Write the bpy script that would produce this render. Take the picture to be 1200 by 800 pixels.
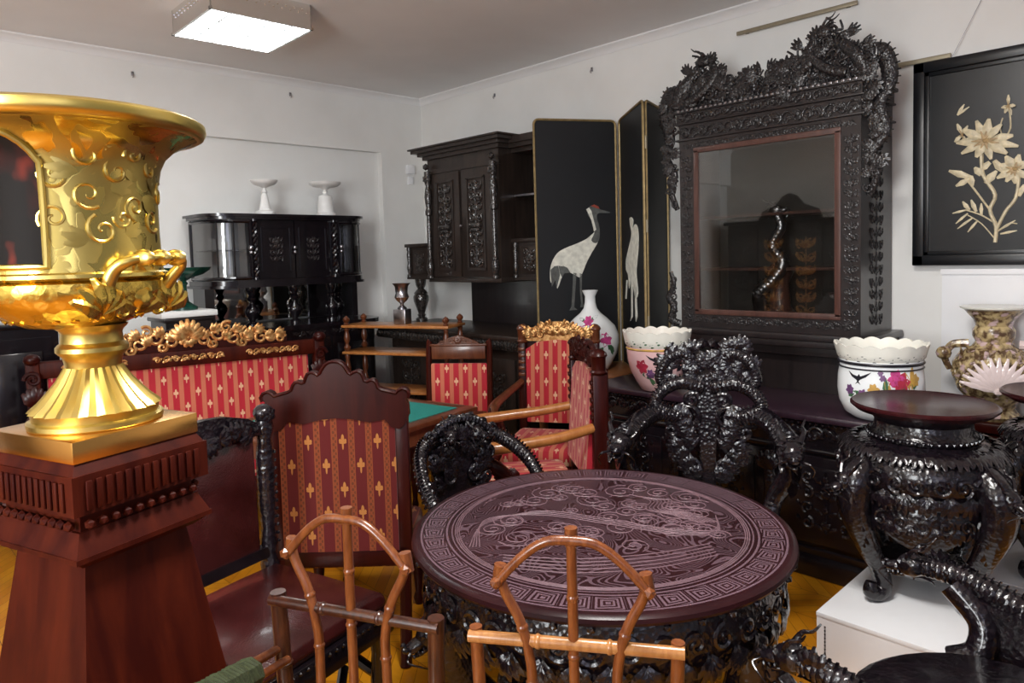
import bpy, bmesh, math, random
from mathutils import Matrix, Vector, noise
S = bpy.context.scene
for o in list(bpy.data.objects): bpy.data.objects.remove(o, do_unlink=True)
COL = S.collection
R = math.radians
PI = math.pi
# ------------------------------------------------------------------ camera
F_PX, CY, HCAM = 836.3, 350.7, 1.6
ROT = Matrix.Rotation(-R(44.06), 3, 'Z') @ Matrix.Rotation(PI/2 - R(3.51), 3, 'X') @ Matrix.Rotation(R(-1.58), 3, 'Z')
cd = bpy.data.cameras.new('camera'); cam = bpy.data.objects.new('camera', cd); COL.objects.link(cam)
cd.sensor_width = 36; cd.lens = F_PX/1200*36; cd.shift_y = -(400-CY)/1200; cd.clip_start = .02
cam.matrix_world = Matrix.Translation((0, 0, HCAM)) @ ROT.to_4x4()
S.camera = cam
def at(px, py, x=None, y=None, z=None, d=None):
    """point of the room seen at a pixel, on a plane x=, y=, z= or at depth d"""
    r = ROT @ Vector(((px-600)/F_PX, (CY-py)/F_PX, -1))
    if z is not None: t = (z-HCAM)/r.z
    elif x is not None: t = x/r.x
    elif y is not None: t = y/r.y
    else: t = d
    return Vector((0, 0, HCAM)) + r*t
# ------------------------------------------------------------------ world, lights, exposure
S.view_settings.view_transform = 'Standard'; S.view_settings.look = 'None'
S.view_settings.gamma = 1; S.view_settings.use_curve_mapping = False
S.view_settings.exposure = 0.45
W = bpy.data.worlds.new('world'); S.world = W; W.use_nodes = True
W.node_tree.nodes['Background'].inputs[0].default_value = (.62, .60, .66, 1)
W.node_tree.nodes['Background'].inputs[1].default_value = .29
def area(name, loc, target, sx, sy, power, color=(1, 1, 1)):
    l = bpy.data.lights.new(name, 'AREA'); l.shape = 'RECTANGLE'; l.size = sx; l.size_y = sy
    l.energy = power; l.color = color
    o = bpy.data.objects.new(name, l); COL.objects.link(o); o.location = loc
    o.rotation_euler = (Vector(target)-Vector(loc)).to_track_quat('-Z', 'Y').to_euler()
    return o
area('window_daylight', (-2.3, .5, 1.95), (1.9, 5.6, 2.15), 1.5, 1.5, 150, (.95, .98, 1))
area('ceiling_fill_near', (1.2, .9, 3.05), (1.2, .9, 0), .6, .6, 62, (1, .97, .93))  # unseen fill light added under the ceiling to brighten the room
area('window_behind', (-.9, -1.9, 2.1), (3, 3, .9), 1.6, 1.4, 12, (.74, .76, 1))
# ------------------------------------------------------------------ node expression helper
class X:
    def __init__(s, t, k): s.t, s.k = t, k
    def op(s, o, *a):
        n = s.t.nodes.new('ShaderNodeMath'); n.operation = o
        for i, v in enumerate((s,)+a):
            if isinstance(v, X): s.t.links.new(v.k, n.inputs[i])
            else: n.inputs[i].default_value = v
        return X(s.t, n.outputs[0])
    def __add__(s, b): return s.op('ADD', b)
    def __sub__(s, b): return s.op('SUBTRACT', b)
    def __mul__(s, b): return s.op('MULTIPLY', b)
    def __truediv__(s, b): return s.op('DIVIDE', b)
    def fr(s): return s.op('FRACT')
    def fl(s): return s.op('FLOOR')
    def ab(s): return s.op('ABSOLUTE')
    def gt(s, b): return s.op('GREATER_THAN', b)
    def lt(s, b): return s.op('LESS_THAN', b)
    def mx(s, b): return s.op('MAXIMUM', b)
    def mn(s, b): return s.op('MINIMUM', b)
    def sin(s): return s.op('SINE')
class MT:
    def __init__(s, name, color=(.5, .5, .5), rough=.5, metal=0, spec=.5, coat=0, trans=0, ior=1.45):
        s.m = bpy.data.materials.new(name); s.m.use_nodes = True; s.t = s.m.node_tree
        s.b = s.t.nodes['Principled BSDF']
        s.set('Base Color', tuple(color)+(1,)); s.set('Roughness', rough); s.set('Metallic', metal)
        s.set('Specular IOR Level', spec); s.set('Coat Weight', coat); s.set('Coat Roughness', .12)
        s.set('Transmission Weight', trans); s.set('IOR', ior)
        s.color = color
    def set(s, k, v):
        if isinstance(v, X): s.t.links.new(v.k, s.b.inputs[k])
        elif hasattr(v, 'is_output'): s.t.links.new(v, s.b.inputs[k])
        else: s.b.inputs[k].default_value = v
    def xyz(s):
        c = s.t.nodes.new('ShaderNodeTexCoord'); p = s.t.nodes.new('ShaderNodeSeparateXYZ')
        s.t.links.new(c.outputs['Object'], p.inputs[0])
        return [X(s.t, q) for q in p.outputs]
    def noise(s, scale=5, detail=3, rough=.5, stretch=None, dist=0):
        c = s.t.nodes.new('ShaderNodeTexCoord'); n = s.t.nodes.new('ShaderNodeTexNoise')
        src = c.outputs['Object']
        if stretch:
            mp = s.t.nodes.new('ShaderNodeMapping'); mp.inputs['Scale'].default_value = stretch
            s.t.links.new(src, mp.inputs[0]); src = mp.outputs[0]
        s.t.links.new(src, n.inputs['Vector'])
        n.inputs['Scale'].default_value = scale; n.inputs['Detail'].default_value = detail
        n.inputs['Roughness'].default_value = rough; n.inputs['Distortion'].default_value = dist
        return X(s.t, n.outputs['Fac'])
    def voro(s, scale, feature='F1'):
        c = s.t.nodes.new('ShaderNodeTexCoord'); n = s.t.nodes.new('ShaderNodeTexVoronoi'); n.feature = feature
        s.t.links.new(c.outputs['Object'], n.inputs['Vector']); n.inputs['Scale'].default_value = scale
        return X(s.t, n.outputs['Distance'])
    def mix(s, f, a, b):
        n = s.t.nodes.new('ShaderNodeMix'); n.data_type = 'RGBA'
        if isinstance(f, X): s.t.links.new(f.k, n.inputs[0])
        else: n.inputs[0].default_value = f
        for i, v in ((6, a), (7, b)):
            if hasattr(v, 'is_output'): s.t.links.new(v, n.inputs[i])
            else: n.inputs[i].default_value = tuple(v)+(1,)
        return n.outputs[2]
    def ramp(s, f, lo, hi):
        n = s.t.nodes.new('ShaderNodeMapRange'); s.t.links.new(f.k, n.inputs[0])
        n.inputs[1].default_value = lo; n.inputs[2].default_value = hi
        return X(s.t, n.outputs[0])
    def bump(s, h, strength=.3, dist=.01):
        n = s.t.nodes.new('ShaderNodeBump'); n.inputs['Strength'].default_value = strength
        n.inputs['Distance'].default_value = dist
        s.t.links.new(h.k, n.inputs['Height']); s.t.links.new(n.outputs[0], s.b.inputs['Normal'])
def wood(name, c1, c2, rough=.3, coat=.3, grain=(3, 3, .35), scale=9, bump=.05, spec=.5):
    m = MT(name, c1, rough, 0, spec, coat)
    n = m.noise(scale, 5, .6, grain, .6)
    m.set('Base Color', m.mix(m.ramp(n, .35, .65), c1, c2))
    m.bump(n, bump, .004)
    return m.m
def carved(name, c1, c2, rough=.28, coat=.4, scale=70, strength=.5, spec=.5):
    m = MT(name, c1, rough, 0, spec, coat)
    v = m.voro(scale); n = m.noise(scale*.55, 3)
    m.set('Base Color', m.mix(m.ramp(n, .4, .7), c1, c2))
    m.bump(v + n*.8, strength, .006)
    return m.m
def plain(name, c, rough=.5, var=.12, scale=6, bump=0, **k):
    m = MT(name, c, rough, **k)
    n = m.noise(scale, 4)
    m.set('Base Color', m.mix(m.ramp(n, .3, .7), [q*(1-var) for q in c], [min(1, q*(1+var)) for q in c]))
    if bump: m.bump(n, bump, .005)
    return m.m
def stripe_fabric(name, red, band, motif, period=.062, width=.45, rows=.13, dotted=False, rough=.75):
    m = MT(name, red, rough, 0, .3); m.set('Sheen Weight', .15)
    x, y, z = m.xyz()
    v = z + y; u = x/period
    f = u.fr(); band_f = f.lt(width)
    base = m.mix(band_f, red, band)
    if dotted:
        g = ((v*260).sin() * (x*320).sin()).gt(.15) * band_f
        base = m.mix(g, base, [q*.55 for q in band])
        edge = ((f-width/2).ab() - width/2*.86).ab().lt(.025)
        base = m.mix(edge, base, [min(1, q*1.15) for q in band])
    # fleur motif: every second red band, rows staggered
    cu = (u - width - (1-width)/2 + .5)
    ci = cu.fl()
    du = (cu.fr()-.5)*period
    par = (ci*.5).fr()*2
    vv = v/rows + par*.5
    dv = (vv.fr()-.5)*rows
    def ell(cx, cz, a, b):
        p = (du-cx)/a if cx else du/a
        q = (dv-cz)/b
        return (p*p+q*q).lt(1)
    k = period
    mot = ell(0, .010, .0062, .020).mx(ell(0, -.014, .0035, .018)).mx(ell(0, -.004, .015, .0042))
    mot = mot.mx(ell(.0105, .004, .0045, .008)).mx(ell(-.0105, .004, .0045, .008))
    base2 = m.mix(mot, base, motif)
    m.set('Base Color', base2)
    m.bump(m.noise(420, 2), .15, .002)
    return m.m
# ------------------------------------------------------------------ materials
M = {}
m = MT('wall_paint', (.80, .80, .78), .85, 0, .2); n = m.noise(2.2, 4)
m.set('Base Color', m.mix(m.ramp(n, .3, .7), (.76, .755, .73), (.82, .82, .80))); m.bump(m.noise(60, 3), .06, .004); M['wall'] = m.m
M['ceil'] = plain('ceiling_paint', (.80, .80, .80), .9, .04, 1.5)
M['whitewood'] = plain('white_painted_board', (.82, .83, .85), .45, .03, 3)
# chevron parquet
m = MT('oak_parquet', (.5, .2, .01), .28, 0, .5, .3)
x, y, z = m.xyz()
w_, pl = .46, .075
t = x/w_; zig = ((t.fr()-.5).ab())*w_
v = (y+zig)/pl
wn = m.t.nodes.new('ShaderNodeTexWhiteNoise'); wn.noise_dimensions = '2D'
cb = m.t.nodes.new('ShaderNodeCombineXYZ'); m.t.links.new(v.fl().k, cb.inputs[0]); m.t.links.new((t*2).fl().k, cb.inputs[1])
m.t.links.new(cb.outputs[0], wn.inputs['Vector'])
rnd = X(m.t, wn.outputs['Value'])
grain = m.noise(26, 4, .6, (1, .25, 1))
c = m.mix(rnd, (.46, .165, .005), (.60, .26, .012))
c = m.mix(m.ramp(grain, .45, .75)*.35, c, (.36, .11, .004))
gap = v.fr().lt(.035).mx((t*2).fr().lt(.012))
c = m.mix(gap, c, (.10, .03, .002))
m.set('Base Color', c); m.bump(gap*-1.0, .25, .003); M['parquet'] = m.m
M['ebony'] = carved('carved_ebony', (.0042, .0028, .0045), (.010, .006, .009), .24, .5, 62, .55)
M['black'] = wood('black_lacquer_wood', (.004, .003, .0045), (.008, .005, .007), .22, .5)
M['purple'] = wood('dark_plum_wood', (.020, .009, .016), (.034, .016, .027), .30, .3)
M['cab'] = carved('carved_blackwood', (.010, .009, .010), (.022, .018, .019), .33, .3, 95, .6)
M['cabred'] = wood('rosewood_frame', (.055, .022, .016), (.09, .036, .027), .4, .2)
M['cabplain'] = wood('blackwood', (.010, .008, .009), (.022, .015, .015), .36, .3)
M['hutch'] = wood('old_dark_oak', (.016, .011, .009), (.034, .022, .017), .40, .15)
M['hutchc'] = carved('carved_dark_oak', (.022, .018, .016), (.044, .036, .033), .20, .8, 80, .4)
M['mahog'] = wood('red_mahogany', (.028, .0024, .0011), (.058, .0072, .0022), .5, 0, (4, 4, .5), 5, .05, .15)
M['polished'] = wood('polished_dark_redwood', (.020, .0028, .0042), (.036, .005, .006), .25, .0, (3, 3, .35), 9, .05, .3)
M['mahogd'] = wood('dark_red_mahogany', (.020, .0016, .0012), (.036, .0036, .002), .34, .08, (3, 3, .35), 9, .05, .25)
M['honey'] = wood('honey_wood', (.32, .11, .026), (.42, .17, .048), .3, .3)
M['walnut'] = wood('turned_walnut', (.085, .022, .008), (.14, .042, .016), .3, .3)
M['brown'] = wood('brown_table_wood', (.20, .07, .025), (.28, .11, .04), .35, .2)
m = MT('burnished_gold', (.78, .62, .20), .17, 1.0)
n = m.noise(14, 4); m.set('Roughness', m.ramp(n, 0, 1)*.22+.22); m.set('Base Color', m.mix(m.ramp(n, .35, .7), (.72, .53, .13), (.60, .46, .15)))
m.bump(m.noise(30, 2), .04, .003); M['gold'] = m.m
m = MT('chased_gold', (.72, .50, .10), .26, 1.0); m.bump(m.voro(55)+m.noise(40, 3), .45, .004); M['goldc'] = m.m
m = MT('gilded_carving', (.5, .27, .09), .33, .75, .5); n = m.noise(40, 3); m.set('Base Color', m.mix(m.ramp(n, .4, .65), (.42, .19, .06), (.70, .42, .17))); m.bump(n, .2, .004); M['gilt'] = m.m
m = MT('etched_gold', (.7, .5, .14), .2, 1.0); n = m.noise(15, 1.0, .4, None, 1.8); e = m.ramp(n, .49, .53); e2 = m.ramp(m.noise(11, 1, .4, None, 2.2), .55, .58)
e = e.mx(e2); m.set('Base Color', m.mix(e, (.74, .56, .15), (.50, .38, .11))); m.set('Roughness', e*.22+.2); m.bump(e, .12, .0015); M['etched'] = m.m
m = MT('brass_sheet', (.72, .38, .10), .26, 1.0); m.bump(m.noise(20, 4), .08, .003); M['brass'] = m.m
M['chrome'] = MT('mirror_chrome', (.78, .78, .76), .10, 1.0).m
M['silvered'] = plain('aged_steel', (.35, .34, .36), .28, .2, 20, metal=1.0)
M['rod'] = plain('dull_brass_rod', (.30, .26, .18), .5, .1, 20, metal=.4)
m = MT('lamp_diffuser', (1, 1, 1), .5); m.set('Emission Color', (.94, .98, 1, 1)); m.set('Emission Strength', 17.0); M['lamp'] = m.m
M['fabric'] = stripe_fabric('red_striped_damask', (.42, .018, .032), (.52, .15, .085), (.68, .42, .26), .066, .42, .19)
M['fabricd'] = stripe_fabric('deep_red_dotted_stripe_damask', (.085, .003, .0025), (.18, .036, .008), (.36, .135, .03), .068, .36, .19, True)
M['pinkcloth'] = plain('pink_seat_cloth', (.45, .06, .075), .8, .1, 30)
m = MT('oxblood_leather', (.10, .018, .018), .26, 0, .5, .35); n = m.noise(7, 5)
m.set('Base Color', m.mix(m.ramp(n, .35, .68), (.022, .0026, .0026), (.046, .008, .008))); m.bump(m.voro(160)+m.noise(5, 3)*3, .12, .006); M['leather'] = m.m
M['baize'] = plain('green_baize', (.010, .20, .17), .9, .1, 80)
M['bamboo'] = wood('bamboo_cane', (.105, .025, .006), (.19, .056, .014), .3, .35, (5, 5, 1), 18)
M['bamboopale'] = wood('pale_bamboo_cane', (.27, .105, .027), (.38, .17, .052), .3, .3, (5, 5, 1), 18)
M['bamboodark'] = wood('dark_bamboo_cane', (.022, .0055, .003), (.055, .015, .006), .3, .35, (5, 5, 1), 18)
M['cord'] = plain('green_cord', (.026, .034, .010), .8, .3, 120, bump=.4)
M['marble'] = plain('white_marble', (.78, .77, .75), .35, .06, 9)
M['gmarble'] = carved('green_malachite', (.005, .035, .024), (.012, .075, .05), .2, .3, 30, .05)
M['porcelain'] = plain('white_porcelain', (.80, .83, .84), .12, .03, 4)
M['pinkporc'] = plain('blush_porcelain', (.72, .46, .47), .16, .05, 4)
M['creamporc'] = plain('cream_porcelain', (.83, .82, .74), .2, .05, 8)
M['vgreen'] = plain('leaf_enamel', (.05, .13, .06), .35, .3, 30)
M['vpink'] = plain('magenta_enamel', (.50, .06, .22), .35, .3, 30)
M['vred'] = plain('crimson_enamel', (.40, .03, .06), .35, .3, 30)
M['vyel'] = plain('ochre_enamel', (.48, .28, .06), .35, .3, 30)
M['vblk'] = plain('black_enamel', (.015, .014, .02), .3, .3, 30)
M['vpur'] = plain('violet_enamel', (.14, .06, .16), .35, .3, 30)
M['ivorydark'] = plain('toned_ivory_inlay', (.38, .26, .12), .4, .25, 40, bump=.2)
M['ivory'] = plain('ivory_inlay', (.62, .54, .36), .4, .25, 40, bump=.2)
M['crane'] = plain('crane_feather_white', (.70, .70, .62), .7, .18, 30)
M['cranegrey'] = plain('crane_grey', (.10, .105, .10), .7, .3, 30)
M['cranered'] = plain('crane_crown', (.28, .05, .03), .6, .2, 30)
M['silk'] = plain('black_silk_panel', (.006, .007, .009), .55, .15, 3)
M['goldline'] = plain('gilt_edge', (.30, .22, .10), .4, .2, 30, metal=.5)
M['picblack'] = plain('black_lacquer', (.006, .007, .009), .30, .15, 3)
M['mirror'] = MT('mirror_glass', (.62, .62, .60), .03, 1.0).m
M['darkin'] = plain('dark_interior', (.018, .015, .013), .6, .3, 4)
m = MT('glass_pane', (.9, .92, .93), .02, 0, .6)
tr = m.t.nodes.new('ShaderNodeBsdfTransparent'); tr.inputs[0].default_value = (.86, .87, .86, 1)
gl = m.t.nodes.new('ShaderNodeBsdfGlossy'); gl.inputs['Roughness'].default_value = .02
fr = m.t.nodes.new('ShaderNodeFresnel'); fr.inputs[0].default_value = 1.55
mxs = m.t.nodes.new('ShaderNodeMixShader')
fx = X(m.t, fr.outputs[0])*1.6+.04
m.t.links.new(fx.k, mxs.inputs[0]); m.t.links.new(tr.outputs[0], mxs.inputs[1]); m.t.links.new(gl.outputs[0], mxs.inputs[2])
m.t.links.new(mxs.outputs[0], m.t.nodes['Material Output'].inputs[0]); M['glass'] = m.m
m = MT('crystal', (.75, .62, .60), .08, 0, .6, .4); m.bump(m.voro(60), .3, .004); M['crystal'] = m.m
# engraved table top
m = MT('engraved_table_wood', (.05, .016, .016), .34, 0, .2, .04)
x, y, z = m.xyz()
r_ = (x*x+y*y).op('SQRT'); th = y.op('ARCTAN2', x)
u = (th*(40/(2*PI))).fr(); vv = (r_-.487)/.062
key = ((u-.5).ab()*1.15).mx((vv-.5).ab())
keyl = (key*6.2+(u*.9)).fr().gt(.5)
ring = r_.gt(.487)*r_.lt(.549)
rings = (((r_-.478).ab().lt(.003)).mx((r_-.556).ab().lt(.003))).mx((r_-.462).ab().lt(.002))
nn = m.noise(6.5, 1.0, .4, None, .5)
cont = (((nn*30).fr()-.5).ab().lt(.17))*(r_.lt(.455))
lines = (ring*keyl).mx(rings).mx(cont*.7)
wood_n = m.noise(4, 4)
base = m.mix(m.ramp(wood_n, .35, .7), (.014, .0034, .0048), (.027, .0072, .0088))
m.set('Base Color', m.mix(lines*.9, base, (.125, .075, .095)))
m.set('Roughness', lines*.2+.30)
m.bump(lines*-1.0, .35, .002); M['engraved'] = m.m
# painted reserve on the urn
m = MT('painted_reserve', (.05, .012, .01), .6, 0, .12, 0)
n = m.noise(9, 3, .5, (1, 1, .5)); n2 = m.noise(16, 2, .5, (1, 1, .6))
c = m.mix(m.ramp(n, .42, .6), (.008, .006, .005), (.045, .007, .005))
c = m.mix(m.ramp(n2, .60, .72), c, (.16, .022, .012))
m.set('Base Color', c); M['painted'] = m.m
# shell vase
m = MT('mottled_gilt_porcelain', (.5, .4, .2), .25, 0, .5, .2); n = m.noise(34, 3); n2 = m.noise(22, 2, .5, (1, 1, 1.4))
c = m.mix(m.ramp(n, .4, .62), (.10, .055, .028), (.52, .40, .20)); c = m.mix(m.ramp(n2, .56, .66), c, (.58, .42, .42))
m.set('Base Color', c); m.bump(n, .4, .006); M['mottled'] = m.m
# ------------------------------------------------------------------ mesh helpers
I4 = Matrix.Identity(4)
def T(x, y, z): return Matrix.Translation((x, y, z))
def RX(a): return Matrix.Rotation(a, 4, 'X')
def RY(a): return Matrix.Rotation(a, 4, 'Y')
def RZ(a): return Matrix.Rotation(a, 4, 'Z')
def SC(x, y, z): return Matrix.Diagonal((x, y, z, 1))
def B(): return bmesh.new()
def box(bm, cx, cy, cz, sx, sy, sz, mt=I4, bev=0):
    g = bmesh.ops.create_cube(bm, size=1, matrix=mt @ T(cx, cy, cz) @ SC(sx, sy, sz))
    if bev:
        es = {e for v in g['verts'] for e in v.link_edges}
        bmesh.ops.bevel(bm, geom=list(es), offset=bev, segments=2, affect='EDGES', profile=.5)
    return bm
def bx(bm, x0, x1, y0, y1, z0, z1, mt=I4, bev=0):
    return box(bm, (x0+x1)/2, (y0+y1)/2, (z0+z1)/2, x1-x0, y1-y0, z1-z0, mt, bev)
def lathe(bm, prof, seg=32, mt=I4, mod=None, a0=0, a1=2*PI):
    full = abs(a1-a0-2*PI) < 1e-6
    n = seg if full else seg+1
    rows = []
    for (r, z) in prof:
        row = []
        for i in range(n):
            a = a0+(a1-a0)*i/seg
            rr, zz = (r, z) if mod is None else mod(r, z, a)
            row.append(bm.verts.new(mt @ Vector((rr*math.cos(a), rr*math.sin(a), zz))))
        rows.append(row)
    for j in range(len(rows)-1):
        for i in range(seg):
            k = (i+1) % n
            try: bm.faces.new((rows[j][i], rows[j][k], rows[j+1][k], rows[j+1][i]))
            except ValueError: pass
    if full:
        if prof[0][0] > 1e-4: bm.faces.new(rows[0][::-1])
        if prof[-1][0] > 1e-4: bm.faces.new(rows[-1])
    return bm
def smooth(pts, n=6):
    """Catmull-Rom through points"""
    P = [Vector(p) for p in pts]; out = []
    for i in range(len(P)-1):
        p0 = P[max(i-1, 0)]; p1 = P[i]; p2 = P[i+1]; p3 = P[min(i+2, len(P)-1)]
        for k in range(n):
            t = k/n
            out.append(.5*((2*p1)+(-p0+p2)*t+(2*p0-5*p1+4*p2-p3)*t*t+(-p0+3*p1-3*p2+p3)*t**3))
    out.append(P[-1]); return out
def tube(bm, pts, rad, seg=8, mt=I4, flat=1.0, closed=False):
    P = [mt @ Vector(p) for p in pts]; n = len(P)
    if callable(rad): rd = rad
    elif isinstance(rad, (list, tuple)):
        def rd(t):
            q = t*(len(rad)-1); k = min(int(q), len(rad)-2); return rad[k]+(rad[k+1]-rad[k])*(q-k)
    else: rd = lambda t: rad
    up = None; rows = []
    for i in range(n):
        if closed: d = P[(i+1) % n]-P[i-1]
        else: d = P[min(i+1, n-1)]-P[max(i-1, 0)]
        if d.length < 1e-9: d = Vector((0, 0, 1))
        d.normalize()
        if up is None:
            up = Vector((0, 0, 1)) if abs(d.z) < .9 else Vector((0, 1, 0))
        s = d.cross(up)
        if s.length < 1e-6: s = d.orthogonal()
        s.normalize(); up = s.cross(d).normalized()
        r = rd(i/max(n-1, 1))
        rows.append([bm.verts.new(P[i]+s*(math.cos(2*PI*k/seg)*r)+up*(math.sin(2*PI*k/seg)*r*flat)) for k in range(seg)])
    for j in range(n if closed else n-1):
        a, b = rows[j], rows[(j+1) % n]
        for k in range(seg):
            q = (k+1) % seg
            bm.faces.new((a[k], a[q], b[q], b[k]))
    if not closed:
        bm.faces.new(rows[0][::-1]); bm.faces.new(rows[-1])
    return bm
def ball(bm, c, r, mt=I4, sub=2, s=(1, 1, 1)):
    bmesh.ops.create_icosphere(bm, subdivisions=sub, radius=r, matrix=mt @ T(*c) @ SC(*s)); return bm
def prism(bm, poly, depth, mt=I4):
    """polygon in local xz, extruded along +y by depth (front at y=0)"""
    f = [bm.verts.new(mt @ Vector((x, 0, z))) for x, z in poly]
    k = [bm.verts.new(mt @ Vector((x, depth, z))) for x, z in poly]
    bm.faces.new(f); bm.faces.new(k[::-1])
    for i in range(len(poly)):
        j = (i+1) % len(poly)
        bm.faces.new((f[j], f[i], k[i], k[j]))
    return bm
def plate(bm, poly, z0, z1, mt=I4):
    """polygon in xy, extruded in z"""
    return prism(bm, [(x, y) for x, y in poly], z1-z0, mt @ T(0, 0, z0) @ Matrix(((1, 0, 0, 0), (0, 0, 1, 0), (0, 1, 0, 0), (0, 0, 0, 1))))
# ornaments: mt maps local x,y (in the carved plane) and z (outwards)
def scroll(bm, mt, r=.03, turns=1.4, rad=.006, flip=1, tail=None, seg=6):
    n = int(14*turns)+4; pts = []
    if tail:
        for k in range(4): pts.append((flip*(r+tail[0]*(1-k/4)), tail[1]*(1-k/4), 0))
    for i in range(n):
        t = i/(n-1); a = t*turns*2*PI; q = r*(1-.86*t)
        pts.append((flip*q*math.cos(a), q*math.sin(a), rad*.5*t))
    return tube(bm, pts, lambda t: rad*(1.0-.35*t), seg, mt)
def leaf(bm, mt, L=.05, Wd=.02, curl=.3, nseg=5):
    """leaf along +y, ridge up, curling outwards"""
    top = []
    for i in range(nseg+1):
        t = i/nseg
        w = Wd*max(.12, math.sin(PI*(.14+t*.80)))**.7*(1+.10*math.cos(i*PI))
        z = curl*L*1.7*t*(1.12-t)
        y = L*t
        top.append([bm.verts.new(mt @ Vector((-w, y, z))), bm.verts.new(mt @ Vector((0, y, z+Wd*.38*(1-t*.6)))), bm.verts.new(mt @ Vector((w, y, z))), bm.verts.new(mt @ Vector((0, y, z-Wd*.35)))])
    for i in range(nseg):
        a, b = top[i], top[i+1]
        for k in range(4):
            q = (k+1) % 4
            bm.faces.new((a[k], a[q], b[q], b[k]))
    bm.faces.new(top[0][::-1]); bm.faces.new(top[-1])
    return bm
def rosette(bm, mt, r=.03, n=6):
    for k in range(n): leaf(bm, mt @ RZ(2*PI*k/n), r, r*.42, .25, 4)
    ball(bm, (0, 0, r*.18), r*.28, mt, 1)
    return bm
def spray(bm, mt, L=.06, n=5, spread=1.6, wd=.22):
    for k in range(n):
        a = (k/(n-1)-.5)*spread
        leaf(bm, mt @ RZ(a), L*(1-.25*abs(a)/max(spread, .1)), L*wd, .35, 4)
    return bm
def panel_carving(bm, mt, w, h, rows, seed=1, rad=.005):
    """mirror-symmetric arabesque filling w x h, centred, in local x,y"""
    rn = random.Random(seed); dy = h/rows
    for i in range(rows):
        y = -h/2+dy*(i+.5); r = min(w*.23, dy*.42)
        for s in (1, -1):
            scroll(bm, mt @ T(s*w*.24, y, 0) @ RZ(s*rn.uniform(-.5, .5)+(PI/2 if i % 2 else -PI/2)), r, 1.3, rad, s)
            leaf(bm, mt @ T(s*w*.05, y-dy*.3, 0) @ RZ(-s*1.0), dy*.55, dy*.14, .2, 4)
            leaf(bm, mt @ T(s*w*.36, y-dy*.1, 0) @ RZ(-s*.2), dy*.5, dy*.13, .2, 4)
        if i % 2 == 0: spray(bm, mt @ T(0, y-dy*.25, 0), dy*.6, 3, 1.1)
        else:
            ball(bm, (0, y, 0), min(w*.1, dy*.2), mt, 1, (1, 1.3, .7))
    tube(bm, [(0, -h/2, 0), (0, h/2, 0)], rad*.8, 6, mt)
    return bm
def frieze_carving(bm, mt, L, h, n, rad=.004, seed=0):
    rn = random.Random(seed); d = L/n
    for i in range(n):
        x = -L/2+d*(i+.5); s = 1 if i % 2 else -1
        scroll(bm, mt @ T(x, 0, 0) @ RZ(rn.uniform(-.4, .4)), h*.40, 1.3, rad, s)
        leaf(bm, mt @ T(x-d*.45, -s*h*.3, 0) @ RZ(-PI/2+s*.5), d*.8, h*.15, .15, 4)
        leaf(bm, mt @ T(x+d*.1, s*h*.1, 0) @ RZ(-PI/2-s*.6), d*.55, h*.14, .2, 4)
    return bm
def dragon_head(bm, mt, s=.05):
    """looks along +x, up = z"""
    ball(bm, (0, 0, 0), s, mt, 2, (1.1, .8, .85))
    ball(bm, (s*1.15, 0, -s*.05), s*.62, mt, 2, (1.35, .85, .62))
    ball(bm, (s*1.05, 0, -s*.62), s*.42, mt, 2, (1.5, .8, .42))
    for q in (1, -1):
        ball(bm, (s*.55, q*s*.5, s*.42), s*.24, mt, 1)
        ball(bm, (s*1.85, q*s*.28, s*.2), s*.2, mt, 1)
        tube(bm, smooth([(0, q*s*.45, s*.6), (-s*.6, q*s*.75, s*1.2), (-s*1.3, q*s*.7, s*1.35), (-s*1.8, q*s*.9, s*1.75)], 4), lambda t: s*.2*(1-.75*t), 6, mt)
        tube(bm, smooth([(s*1.7, q*s*.4, -s*.1), (s*2.0, q*s*.9, -s*.2), (s*1.5, q*s*1.2, -s*.7), (s*1.2, q*s*1.1, -s*1.2)], 4), lambda t: s*.09*(1-.6*t), 5, mt)
        for k in range(4):
            leaf(bm, mt @ T(-s*.5, q*s*.5, s*(.5-.4*k)) @ RZ(q*(PI/2+.2)) @ RX(-.2*k), s*1.1, s*.22, .4, 4)
        for k in range(3): ball(bm, (s*(.9+.35*k), q*s*.38, -s*.4), s*.11, mt, 1, (1, 1, 1.5))
    return bm
def dragon_body(bm, pts, rad, mt=I4, spikes=True, seg=10, dens=6, up=(0, 0, 1)):
    P = smooth(pts, dens); n = len(P)
    rf = rad if callable(rad) else (lambda t: rad)
    D = smooth(pts, dens*3); nd = len(D)-1
    tube(bm, D, lambda t: rf(t)*(1.025 if int(round(t*nd)) % 3 else .95), seg, mt)
    upv = Vector(up)
    if spikes:
        for i in range(1, n-1, 1):
            d = (P[i+1]-P[i-1]).normalized(); r = rf(i/(n-1))
            q = upv-d*upv.dot(d)
            if q.length < .1: continue
            q.normalize(); s = d.cross(q)
            m4 = Matrix(((s.x, q.x, d.x, P[i].x), (s.y, q.y, d.y, P[i].y), (s.z, q.z, d.z, P[i].z), (0, 0, 0, 1)))
            leaf(bm, mt @ m4 @ T(0, r*.75, 0), r*.55, r*.34, -.2, 3)
            if i % 2:
                for k in (-1, 1): ball(bm, (k*r*.8, r*.25, 0), r*.36, mt @ m4, 1)
    return bm
def finish(bm, sharp=.65):
    bmesh.ops.recalc_face_normals(bm, faces=bm.faces[:])
    for f in bm.faces: f.smooth = True
    for e in bm.edges:
        if len(e.link_faces) == 2 and e.calc_face_angle(0) > sharp: e.smooth = False
    return bm
def obj(name, bm, mat, parent=None, sharp=.65):
    finish(bm, sharp)
    me = bpy.data.meshes.new(name); bm.to_mesh(me); bm.free()
    me.materials.append(M[mat] if isinstance(mat, str) else mat)
    o = bpy.data.objects.new(name, me); COL.objects.link(o)
    if parent: o.parent = parent
    return o
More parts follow.
